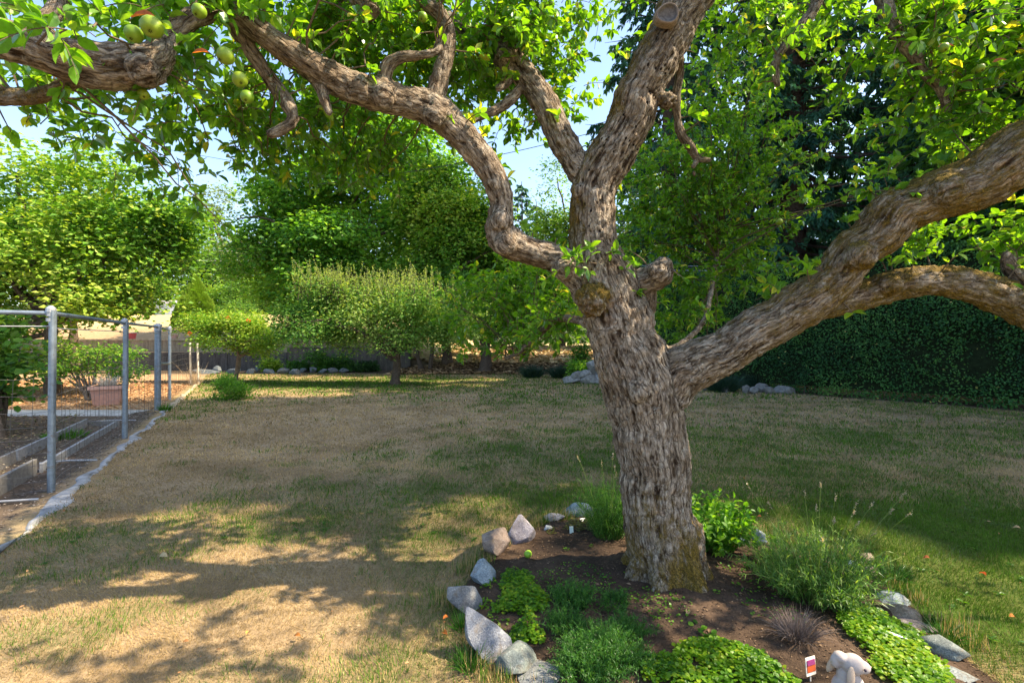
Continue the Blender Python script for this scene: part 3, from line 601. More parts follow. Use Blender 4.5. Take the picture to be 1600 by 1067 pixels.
LPOS, LDIR, LNOR, LSZ, LT = (np.concatenate(k) for k in (LPOS, LDIR, LNOR, LSZ, LT))
# no leaf in front of the main trunk column closer than the bark
ppx = LPOS[:, 0] / LPOS[:, 1] * F + 800; ppy = 533.5 - (LPOS[:, 2] - CH) / LPOS[:, 1] * F
keep = ~((LPOS[:, 1] < 3.1) & (np.abs(ppx - (1000 + (ppy - 200) * -.1)) < 95) & (ppy > 0) & (ppy < 330)); keep &= LPOS[:, 1] > .9
LPOS, LDIR, LNOR, LSZ, LT, ppx, ppy = LPOS[keep], LDIR[keep], LNOR[keep], LSZ[keep], LT[keep], ppx[keep], ppy[keep]
def leaf_col(t): return pal(t, (.04, .13, .010), (.08, .22, .013), (.14, .32, .018), (.25, .41, .03), (.5, .48, .05))
fr = (ppx > 0) & (ppx < 1600) & (ppy > 0) & (ppy < 1067); size = np.where(fr, LSZ / LPOS[:, 1], 0); big = np.argsort(-size)[:300]; ismain = np.ones(len(LPOS), bool); ismain[big] = False
a = Acc(); leaves(a, LPOS[ismain], LDIR[ismain], LNOR[ismain], LSZ[ismain], LSZ[ismain] * R.uniform(.5, .66, ismain.sum()), LEAF_F, leaf_col(LT[ismain]))
obj('foliage', a, M['leaf'], TREE, kind='stuff')
vars_ = []
for k in range(10):
    a = Acc(); tv = LEAF_F[0].copy(); tv[:, 2] *= R.uniform(.3, 2.0); tv[:, 0] *= R.uniform(.5, .66); tv[:, 0] += .06 * R.normal() * tv[:, 1] ** 2
    a.add(tv, LEAF_F[1], LEAF_F[2], leaf_col(np.array([.2 + .06 * k]))); me = a.mesh('leaf'); me.materials.append(M['leaf']); vars_.append(me)
for i in big:
    o = bpy.data.objects.new('leaf', vars_[int(np.clip(LT[i] * 10 + R.normal(), 0, 9))]); COL.objects.link(o); o.parent = TREE
    d = unit(LDIR[i]); x = unit(np.cross(d, LNOR[i])); z = np.cross(x, d)
    m = Matrix((x, d, z)).transposed().to_4x4() @ Matrix.Scale(float(LSZ[i]), 4); m.translation = Vector(LPOS[i]) - Vector(TREE_BASE); o.matrix_basis = m
a = Acc(); tubes(a, np.array(TW), np.array(TWR), 4, np.tile([.12, .09, .06], (len(TW), 1))); obj('twig', a, M['twig'], TREE, kind='stuff')
# apples
def apple_acc(c, r, col, down=np.array([0, 0, -1.0])):
    a = Acc(); n, m = 10, 14; v = []
    for i in range(n + 1):
        t = math.pi * i / n; rr = math.sin(t) * (1 + .08 * math.cos(t)); zz = math.cos(t) * .92
        if i == 0: zz -= .22
        if i == 1: zz -= .05
        if i == n: zz += .18
        if i == n - 1: zz += .03
        for j in range(m): ph = 2 * math.pi * j / m; w = 1 + .03 * math.cos(5 * ph) * (1 if i > n / 2 else .3); v.append((rr * math.cos(ph) * w, rr * math.sin(ph) * w, zz))
    v = np.array(v) * r; ax = -unit(down); e1 = unit(np.cross(ax, [.3, 1, .2])); e2 = np.cross(ax, e1); v = v @ np.array([e1, e2, ax])
    q = [[i * m + j, (i + 1) * m + j, (i + 1) * m + (j + 1) % m, i * m + (j + 1) % m] for i in range(n) for j in range(m)]
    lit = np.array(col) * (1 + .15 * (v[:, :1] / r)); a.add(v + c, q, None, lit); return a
def put_apple(px, py, d, rpx, col=(.22, .36, .03), dn=(.2, -.3, -1)):
    c = P(px, py, d); r = rpx * .78 / F * d; dn = np.array(dn, float)
    o = obj('apple', apple_acc(c, r, col, dn), M['fruit'], TREE, smooth=True)
    u = -unit(dn); a = Acc(); tubes(a, np.array([c + u * r * .7, c + u * r * 1.2, c + u * r * 1.7]), np.array([.0022, .0016, .0016]), 5, np.tile([.1, .08, .03], (1, 1))); obj('stalk', a, M['twig'], o)
    a = Acc(); th = np.arange(6) / 6 * 6.283; e1 = unit(np.cross(u, [0, 1, .3])); e2 = np.cross(u, e1)
    leaves(a, c - u * r * .80 + (np.outer(np.cos(th), e1) + np.outer(np.sin(th), e2)) * .001, np.outer(np.cos(th), e1) + np.outer(np.sin(th), e2) - u * .9, -np.tile(u, (6, 1)), .16 * r / .03 * .03 * 1.6, .003, LEAF_Q, np.array([.03, .02, .01])); obj('calyx', a, M['chips'], o)
for args in ((209, 54, 1.72, 17), (237, 43, 1.70, 21), (311, 18, 1.85, 14), (352, 88, 1.8, 17), (375, 125, 1.85, 15), (386, 152, 1.86, 13), (198, 171, 2.1, 8), (224, 172, 2.1, 10), (312, 213, 2.2, 8), (314, 251, 2.25, 7), (660, 27, 2.6, 10),
             (1475, 75, 2.3, 9), (1532, 107, 2.3, 8), (1218, 347, 4.1, 7), (851, 497, 4.1, 5), (224, 148, 2.05, 11), (1130, 520, 4.2, 5), (510, 200, 3.0, 6)):
    put_apple(*args, col=(.13 + .05 * R.random(), .25, .014), dn=(R.normal() * .4, -.5 - .3 * R.random(), -1))
for (px, py, d, s_) in ((204, 28, 1.75, 20), (300, 84, 1.9, 14), (1465, 74, 2.4, 12), (1550, 98, 2.4, 12)):
    a = Acc(); tmp = LEAF_F[0].copy(); leaves(a, P(px, py, d)[None], np.array([[.9, -.2, .1]]), np.array([[.1, -.8, .6]]), s_ * 2 / F * d, s_ / F * d, LEAF_F, np.array([.5, .13, .03])); obj('leaf', a, M['leaf'], TREE, label='withered orange leaf')
# stone and plants of the bed come later

# ------------------------------------------------------------------ background trees
def crown(acc, lobes, ncl, nper, size, cols, seed, flat=.35, clr=.45, shell=.5, thr=.38, nsc=.5, updir=0.0, wid=.6, tmpl=LEAF_Q, droop=0.1, gapS=1.0, tb=0.0):
    r = np.random.default_rng(seed); lobes = np.array(lobes, float); ns_ = 9
    sd_ = rdir(len(lobes) * ns_, r); pl = np.repeat(lobes, ns_, 0); sub = pl.copy(); sub[:, :3] += sd_ * pl[:, 3:6] * r.uniform(.45, .95, (len(pl), 1)); sub[:, 3:6] *= r.uniform(.28, .52, (len(pl), 1)); sub[:, 5] *= 1.0
    core = lobes.copy(); core[:, 3:6] *= .72; lobes = np.vstack([core, sub])
    w = (lobes[:, 3] * lobes[:, 4] + lobes[:, 3] * lobes[:, 5] + lobes[:, 4] * lobes[:, 5]); w /= w.sum()
    li = r.choice(len(lobes), ncl * 2, p=w); dr = rdir(ncl * 2, r); rad = shell + (1 - shell) * r.random(ncl * 2) ** .6
    rad = rad * (.82 + .36 * fbm(dr * 2.2 + li[:, None] * 3.1, 2, seed))
    c = lobes[li, :3] + dr * rad[:, None] * lobes[li, 3:6]
    k = fbm(c * nsc * gapS, 3, seed + 5) > thr; c = c[k][:ncl]; dr = dr[k][:ncl]; n = len(c)
    ci = np.repeat(np.arange(n), nper); off = r.normal(size=(n * nper, 3)) * clr * np.array([1, 1, flat])
    out = dr[ci]; pos = c[ci] + off + out * (-.25 * clr) * np.abs(r.normal(size=(n * nper, 1))) + np.stack([0 * ci, 0 * ci, -droop * np.hypot(off[:, 0], off[:, 1])], -1)
    d = unit(off * np.array([1, 1, .2]) + .35 * clr * r.normal(size=(n * nper, 3)) + np.array([0, 0, updir - .1]) * clr)
    nor = unit(np.array([0, 0, .9]) + .5 * out + .65 * rdir(n * nper, r))
    t = np.clip(.5 + .22 * r.normal(size=n * nper) + (.35 * r.normal(size=n))[ci] * .6 + 1.2 * (fbm(c * .4, 2, seed + 9)[ci] - .5) + tb, 0, 1)
    col = pal(t, *cols); L = size * r.uniform(.6, 1.3, n * nper)
    leaves(acc, pos, d, nor, L, L * wid, tmpl, col); return c
GREEN_MID = ((.03, .09, .012), (.06, .17, .018), (.11, .25, .025), (.18, .31, .035))
GREEN_DARK = ((.018, .065, .012), (.035, .11, .016), (.06, .165, .02), (.11, .23, .03))
GREEN_YEL = ((.05, .15, .012), (.11, .27, .018), (.21, .38, .03), (.36, .46, .07))
GREEN_PALE = ((.07, .12, .04), (.11, .18, .06), (.17, .24, .08), (.24, .30, .12))
GREY_GREEN = ((.07, .16, .04), (.15, .28, .07), (.27, .38, .13), (.44, .50, .28))
CON = ((.02, .08, .048), (.04, .14, .078), (.075, .20, .10), (.13, .28, .12))
def tree(loc, lobes, trunk_h, trunk_r, label, cat_='tree', group=None, name='broadleaf_tree', nlimb=10, lean=(0, 0), barkc=(.10, .075, .055), hang=None, **kw):
    loc = np.array([loc[0], loc[1], float(H(loc[0], loc[1])) if len(loc) < 3 else loc[2]])
    root = thing(name, loc, label, cat_, group); lobes = np.array(lobes, float).copy(); lobes[:, :3] += loc
    acc = Acc(); r = np.random.default_rng(kw['seed'] + 100); top = loc + np.array([lean[0], lean[1], trunk_h])
    p = cat([[*loc - np.array([0, 0, .15]), trunk_r * 1.35], [*(loc + (top - loc) * .12), trunk_r * 1.02], [*(loc + (top - loc) * .5 + r.normal(size=3) * trunk_r * .5), trunk_r * .9], [*top, trunk_r * .72]], trunk_h / 10)
    tubes(acc, p[:, :3], p[:, 3] * (1 + .12 * r.normal(size=len(p))), 12, np.array([barkc]), cap=True); obj('trunk', acc, M['bark_far'], root, smooth=True)
    acc = Acc(); cl = crown(acc, lobes, **kw); 
    for k in range(nlimb):
        e = cl[r.integers(len(cl))]; st = loc + (top - loc) * r.uniform(.72, 1.0); ln = np.linalg.norm(e - st)
        path = bez(st, (st + e) / 2 + r.normal(size=3) * .12 * ln + np.array([0, 0, .12 * ln]), e, 9); path[1:-1] += r.normal(size=(7, 3)) * .02 * ln
        ac = Acc(); tubes(ac, path, np.linspace(trunk_r * .5, .012 + .004 * ln, 9), 6, np.array([barkc])); obj('limb', ac, M['bark_far'], root, smooth=True)
    if hang: hang(acc, cl, r)
    o = obj('crown', acc, M[kw.get('mat', 'leaf_far')] if False else M['leaf_far'], root, kind='stuff'); return root

# left sunlit tree
tree((-13.4, 14.2), [(-.3, 0, 5.1, 3.0, 2.4, 2.5), (2.0, .3, 4.9, 1.9, 1.8, 1.9), (3.0, .5, 5.1, 1.2, 1.2, 1.0), (-2.8, .2, 4.6, 2.6, 2.4, 2.5), (.6, 0, 3.0, 2.4, 2.0, 1.4), (-.5, 0, 6.3, 1.9, 1.6, 1.1), (-2.0, -.2, 2.0, 2.4, 1.6, 1.5)], 2.4, .17,
     'big sunlit yellow green tree behind the wire fence at the far left', seed=11, ncl=3100, nper=15, size=.15, cols=GREEN_YEL, clr=.30, flat=.4, thr=.43, nlimb=14, wid=.75, shell=.5)
tree((-22.5, 25), [(0, 0, 6.5, 3, 3, 3.5), (-4, 0, 6, 3, 3, 3.4)], 3, .2, 'dense mid green tree standing behind the sunlit tree at the left', seed=12, ncl=1300, nper=14, size=.2, cols=GREEN_MID, clr=.45, thr=.35, nlimb=8)
# middle distance maples
tree((-10.4, 30), [(-1, 0, 9.0, 4.8, 4, 3.4), (2.5, .5, 11.5, 4.4, 4, 3.4), (-3.2, 0, 8.4, 2.6, 3, 2.4), (-3.2, -.5, 5.2, 3.6, 3, 2.6), (0, -1, 4.2, 5, 3.5, 2.4), (4.5, 0, 6, 3.6, 3, 3.2), (0.8, 0, 13.6, 3.4, 3, 2.0), (2, 0, 2.6, 5, 3, 1.8), (-2, 0, 2.6, 4, 3, 1.8)], 5.5, .32,
     'large green maple with drooping layered boughs in the middle distance', seed=13, ncl=4300, nper=17, size=.27, cols=((.045, .15, .012), (.09, .26, .02), (.16, .36, .03), (.26, .46, .045)), clr=.42, flat=.55, thr=.36, nlimb=16, wid=.8, gapS=.8)
tree((-3.6, 27), [(0, 0, 7.8, 3.1, 3, 2.6), (-1, 0, 10.2, 2.3, 2.2, 1.9), (1.7, .3, 6.2, 2.2, 2.2, 2.2), (-1.4, -.4, 5.0, 2.4, 2, 2), (.8, 0, 4.0, 2.6, 2, 1.4), (2.2, 1, 8, 1.3, 1.3, 1.3)], 3.6, .26,
     'bright yellow green rounded tree to the right of the large maple', seed=14, ncl=2700, nper=16, size=.22, cols=GREEN_YEL, clr=.38, thr=.36, nlimb=10, wid=.75, flat=.6, tb=-.05)
tree((.8, 31), [(0, 0, 5.0, 2.6, 2, 2.6), (-2.6, 0, 5.4, 2, 2, 2.4)], 3, .2, 'green tree low behind the fork of the apple tree', seed=15, ncl=700, nper=14, size=.24, cols=GREEN_MID, clr=.5)
tree((4.4, 43), [(0, 0, 9, 3.0, 3, 4.0), (-.8, 0, 13, 2.2, 2, 3.2), (1.2, 0, 12, 2.0, 2, 2.4), (0, 0, 5.5, 4, 3, 2.6)], 6, .3, 'slim light green tree seen between the two raised limbs', seed=16, ncl=1000, nper=15, size=.3, cols=GREEN_MID, clr=.7, thr=.4, tb=.15)
tree((9.5, 40), [(0, 0, 8, 3.8, 3, 4), (2, 0, 12, 3, 3, 3), (-2.5, 0, 5, 3, 3, 3)], 5, .3, 'light green tree behind the hedge end', seed=17, ncl=1100, nper=14, size=.3, cols=GREEN_PALE, clr=.7, thr=.38)
tree((17, 42), [(0, 0, 7, 4.5, 3, 4), (5, 0, 6, 4, 3, 3.5), (-4, 0, 6, 3, 3, 3.5)], 5, .3, 'broad green tree glimpsed beyond the firs', seed=18, ncl=1000, nper=14, size=.32, cols=GREEN_MID, clr=.8, thr=.36)
tree((28, 40), [(0, 0, 7, 5.5, 3, 4), (6, 0, 6, 5, 3, 3.5)], 5, .3, 'green tree at the far right behind the hedge', seed=19, ncl=900, nper=14, size=.32, cols=GREEN_MID, clr=.8, thr=.36)
tree((-34, 58), [(0, 0, 6, 6, 4, 5.5), (-2, 0, 12.5, 3, 3, 3.6), (3, 0, 7, 4, 4, 4), (0, 0, 2, 7, 4, 3)], 8, .35, 'pale feathery birch far behind the garden', seed=20, ncl=1900, nper=14, size=.34, cols=GREEN_PALE, clr=.9, thr=.4)
tree((-27, 56), [(0, 0, 6, 5, 4, 5), (2, 0, 11.5, 2.6, 3, 3.2), (1, 0, 2.5, 6, 4, 3)], 8, .35, 'tall pale green tree in the distant gap', seed=21, ncl=1700, nper=14, size=.34, cols=GREEN_PALE, clr=.8, thr=.4)
tree((-42, 54), [(0, 0, 8, 6, 4, 5), (5, 0, 5, 4, 4, 5), (-6, 0, 8, 5, 4, 6), (0, 0, 3, 8, 4, 3)], 8, .35, 'dark bluish tree in the distance left of the birch', seed=22, ncl=1900, nper=14, size=.36, cols=GREEN_MID, clr=.9, thr=.38)
tree((-21, 62), [(0, 0, 6, 7, 4, 6), (6, 0, 7, 6, 4, 6), (0, 0, 2, 8, 4, 3)], 7, .35, 'mid green tree far off behind the maple', seed=23, ncl=1900, nper=14, size=.38, cols=GREEN_MID, clr=.9, thr=.36)
tree((-6, 62), [(0, 0, 9, 6, 4, 6), (6, 0, 7, 5, 4, 5), (13, 0, 7, 5, 4, 5)], 7, .35, 'dull green tree far off beyond the dry field', seed=24, ncl=1200, nper=14, size=.4, cols=GREEN_MID, clr=1.0, thr=.33)
tree((14, 66), [(0, 0, 6, 8, 4, 6), (12, 0, 7, 8, 4, 6)], 7, .35, 'wide green tree at the far side of the dry field', seed=25, ncl=1000, nper=14, size=.42, cols=GREEN_DARK, clr=1.1, thr=.33)
tree((-35, 36), [(0, 0, 7, 4, 3, 4), (-5, 0, 6, 5, 3, 5)], 4, .3, 'tall dark tree behind the far left of the garden', seed=26, ncl=900, nper=14, size=.3, cols=GREEN_MID, clr=.7, thr=.34)

# apple tree in the middle of the lawn edge
def shoots(n, hh, cx, cy, zz, rx, ry, cols, size=.075):
    def f(acc, cl, r):
        top = cl[np.argsort(-(cl[:, 2] + .5 * r.random(len(cl))))[:n]]
        for t in top:
            h = r.uniform(.5, 1) * hh; d = np.array([r.normal() * .18 - .08, r.normal() * .15, 1.0]); m = int(14 * h / .5)
            s = r.random(m); pos = t + d * (s * h)[:, None]; ang = r.uniform(0, 6.28, m)
            leaves(acc, pos, np.stack([np.cos(ang), np.sin(ang), np.full(m, .8)], -1), np.stack([-np.cos(ang), -np.sin(ang), np.full(m, .9)], -1) + .4 * rdir(m, r), size * (1.2 - .6 * s), size * .42, LEAF_Q, pal(np.clip(.55 + .3 * r.random(m), 0, 1), *cols))
            tubes(acc, np.array([t - d * .3, t + d * h]), np.array([.012, .004]), 3, np.array([[.15, .11, .08]]))
    return f
x0 = P(617, 600, 18)[0]
tree((x0, 18), [(-2.4, .2, 2.6, 2.0, 1.6, 1.15), (0, 0, 2.9, 2.0, 1.5, 1.1), (1.7, 0, 2.8, 1.8, 1.4, 1.1), (-1.4, 0, 3.3, 1.9, 1.3, .8), (-3.5, 0, 2.3, 1.2, 1.2, .95), (.6, -.3, 2.1, 2.2, 1.2, .9), (2.4, 0, 2.2, 1.2, 1.1, .85), (-1.6, 0, 1.9, 1.9, 1.3, .7)], 1.3, .16,
     'wide low apple tree with silvery upright shoots at the far edge of the lawn', 'tree', seed=31, ncl=2900, nper=14, size=.115, cols=((.045, .15, .02), (.09, .24, .03), (.18, .33, .05), (.34, .44, .13)), clr=.2, flat=.8, thr=.28, nlimb=16, hang=shoots(420, .85, 0, 0, 0, 0, 0, GREY_GREEN, .085), lean=(.1, 0), wid=.5, shell=.45)
x1 = P(758, 575, 25)[0]
tree((x1, 25), [(0, 0, 3.4, 2.4, 1.8, 1.6), (1.8, 0, 3.0, 2.0, 1.6, 1.3), (-1.5, 0, 3.2, 1.6, 1.6, 1.4), (3.2, .2, 2.6, 1.3, 1.3, 1.0)], 1.8, .34,
     'thick trunked dark green tree beside the dry field', seed=32, ncl=1300, nper=14, size=.17, cols=GREEN_MID, clr=.35, thr=.33, nlimb=10)
x2 = P(658, 570, 25.5)[0]
tree((x2, 25.5), [(0, 0, 3.6, 1.8, 1.4, 1.5), (-1.6, 0, 3.8, 1.6, 1.4, 1.3)], 1.9, .13, 'slender double stemmed tree behind the wide apple tree', seed=33, ncl=700, nper=13, size=.16, cols=GREEN_DARK, clr=.35, thr=.33, nlimb=8, lean=(-.25, 0))
tree((x2 + .45, 25.6), [(.2, 0, 3.8, 1.4, 1.2, 1.2)], 1.9, .12, 'second slender stem leaning right behind the wide apple tree', seed=34, ncl=350, nper=13, size=.16, cols=GREEN_MID, clr=.35, thr=.33, nlimb=5, lean=(.1, 0))

# small flowering tree with red blooms
xf = P(368, 598, 19.3)[0]
ft = tree((xf, 19.3), [(0, 0, 2.0, 1.4, 1.1, .75), (-1.2, 0, 2.15, 1.0, .9, .6), (1.2, 0, 1.75, 1.0, .9, .6), (.2, 0, 2.5, 1.0, .9, .5), (-1.6, 0, 2.5, .6, .6, .4)], 1.25, .085,
          'small sunlit tree with red blooms and a pale twisted trunk', name='flowering_tree', seed=35, ncl=1300, nper=12, size=.11, cols=GREEN_YEL, clr=.18, flat=.6, thr=.36, nlimb=12, barkc=(.20, .15, .11), wid=.5, lean=(.15, 0))
for (px, py) in ((388, 501), (296, 521), (356, 497)):
    c = P(px, py, 18.3); n = 14; a = Acc(); dd = rdir(n); leaves(a, c + dd * .04, dd + np.array([0, -.5, .2]), rdir(n), .06, .05, LEAF_Q, pal(R.random(n), (.45, .05, .02), (.65, .12, .05))); obj('flower', a, M['leaf'], ft)

# ------------------------------------------------------------------ conifers on the right
def conifer(x, y, h, r0, label, seed, nb=110, ntw=26, per=16, zmin=2.5, maxL=4.6, cols=CON, group=None, spray=.30):
    z0 = float(H(x, y)); root = thing('fir_tree', (x, y, z0), label, 'tree', group); r = np.random.default_rng(seed)
    a = Acc(); p = cat([[x, y, z0 - .2, r0 * 1.3], [x, y, z0 + 1.2, r0], [x + .1, y, z0 + h * .5, r0 * .62], [x, y, z0 + h, .04]], 1.0); tubes(a, p[:, :3], p[:, 3], 14, np.array([[.085, .06, .045]])); obj('trunk', a, M['bark_far'], root, smooth=True)
    f = Acc(); bt = []; br = []; pos = []; dirs = []; cl = []
    for k in range(nb):
        t = (k + r.random()) / nb; z = z0 + zmin + (h - zmin - .3) * t; ang = k * 2.4 + r.normal() * .3; L = maxL * (1 - t) ** .7 * (min(1, .55 + t * 3)) * r.uniform(.75, 1.15) + .25
        o = np.array([math.cos(ang), math.sin(ang), 0]); s = np.linspace(0, 1, 8)[:, None]
        path = np.array([x, y, z]) + o * L * s + np.array([0, 0, 1]) * (-.42 * L * s ** 1.3 + .22 * L * s ** 3) + r.normal(size=(8, 3)) * .04 * s
        bt.append(path); br.append(np.linspace(.022 + .012 * L, .008, 8))
        m = max(6, int(ntw * L / maxL)); u = r.uniform(.15, 1, m) ** .8; side = np.array([-o[1], o[0], 0]); sg = np.where(r.random(m) < .5, -1, 1)
        q0 = path[np.clip((u * 7).astype(int), 0, 7)] + o * r.uniform(-.1, .1, (m, 1)); tl = (.35 + .55 * (1 - u)) * min(1.25, .4 + L * .25) * r.uniform(.6, 1.2, m)
        td = unit(o * .55 + side * sg[:, None] * .8 + np.array([0, 0, -.35]) + r.normal(size=(m, 3)) * .2)
        w = r.random((m, per)); pp = q0[:, None] + td[:, None] * (w * tl[:, None])[..., None] + np.array([0, 0, -1]) * ((w ** 2) * tl[:, None] * .45)[..., None] + r.normal(size=(m, per, 3)) * .03
        dd = td[:, None] * .7 + r.normal(size=(m, per, 3)) * .35 + np.array([0, 0, -.55]); pos.append(pp.reshape(-1, 3)); dirs.append(dd.reshape(-1, 3)); cl.append(np.clip(.45 + .18 * r.normal(size=m * per) + .25 * r.normal(), 0, 1))
    pos = np.vstack(pos); dirs = np.vstack(dirs); n = len(pos); L = spray * r.uniform(.5, 1.2, n)
    leaves(f, pos, dirs, np.array([0, 0, 1]) + .7 * rdir(n, r), L, L * .5, LEAF_Q, pal(np.concatenate(cl), *cols))
    a = Acc(); tubes(a, np.array(bt), np.array(br), 5, np.tile([.07, .05, .04], (len(bt), 1))); obj('branch', a, M['bark_far'], root, kind='stuff'); obj('crown', f, M['needle'], root, kind='stuff'); return root
conifer(13.0, 22.5, 33, .62, 'tall dark fir with a thick trunk rising behind the hedge', 41, nb=200, zmin=3.4, maxL=6.4, ntw=36, per=22)
conifer(18.6, 21.8, 27, .55, 'dark fir standing between two others behind the hedge', 42, nb=150, zmin=3.0, maxL=5.5, ntw=32)
conifer(16.6, 17.3, 23, .5, 'dark fir nearest the right edge close behind the hedge', 49, nb=185, zmin=3.4, maxL=4.4, ntw=30, per=18)
conifer(8.0, 25.0, 30, .5, 'dark fir left of the others whose top shows between the raised limbs', 43, nb=160, zmin=4.0, maxL=5.2, ntw=30, per=20)
for (x_, y_, h_, sd_, lb_) in ((17.0, 7.3, 34, 531, 'very tall dense shade tree added out of view beyond the hedge'), (17.6, 12.6, 26, 532, 'tall dense shade tree added out of view farther along beyond the hedge')):  # added out of view so their dense crowns shade the lawn
    tree((x_, y_), [(0, 0, z_, 3.8, 3.9, 3.6) for z_ in np.arange(5.5, h_ - 2, 3.2)], 14, .4, lb_, seed=sd_, ncl=3000, nper=11, size=.55, cols=GREEN_MID, clr=.5, thr=.1, nlimb=6, shell=.35)
conifer(19.8, 3.0, 20, .55, 'tall fir beyond the hedge and far outside the right edge', 44, nb=150, zmin=3, maxL=5.0, ntw=22, per=10, spray=.5)
conifer(18.2, 11.0, 30, .5, 'second tall fir outside the right edge', 54, nb=130, zmin=3, maxL=5.0, ntw=22, per=10, spray=.5)
conifer(17.6, 14.4, 25, .5, 'shorter fir just outside the right edge', 55, nb=110, zmin=3, maxL=5.0, ntw=22, per=10, spray=.5)
conifer(16.5, 29.5, 27, .5, 'dark fir in the row behind, filling the gap between the two nearest firs', 45, nb=90, zmin=4, maxL=5.0, ntw=26, per=16, spray=.42)
conifer(2.9, 58, 17, .35, 'small far fir seen just right of the fork of the limbs', 46, nb=70, zmin=2, maxL=3.4, ntw=16, per=9, spray=.5)
conifer(1.2, 60, 20, .35, 'far bluish fir left of the slim light tree', 47, nb=70, zmin=2, maxL=3.6, ntw=16, per=9, spray=.5)
conifer(25.5, 24.5, 25, .5, 'fir tree at the back beyond the right edge', 48, nb=80, zmin=3, maxL=5.2, ntw=20, per=10, spray=.42)

tree((16.6, 9.6), [(0, 0, 8, 4, 4, 4.2), (0, 0, 5, 4, 4, 2.6)], 5, .3, 'broad green tree added beyond the right edge to shade the lawn', seed=51, ncl=1500, nper=12, size=.34, cols=GREEN_MID, clr=.6, thr=.25)  # unseen tree added to block sun from the right lawn
tree((15.6, 13.4), [(0, 0, 7.6, 3.6, 3.4, 4.2), (0, 0, 4.8, 3.6, 3.4, 2.4)], 5, .3, 'dense dark green tree added between the hedge and the firs to shade the lawn', seed=52, ncl=1700, nper=12, size=.28, cols=GREEN_DARK, clr=.5, thr=.25)  # added behind the hedge to keep sun off the right lawn

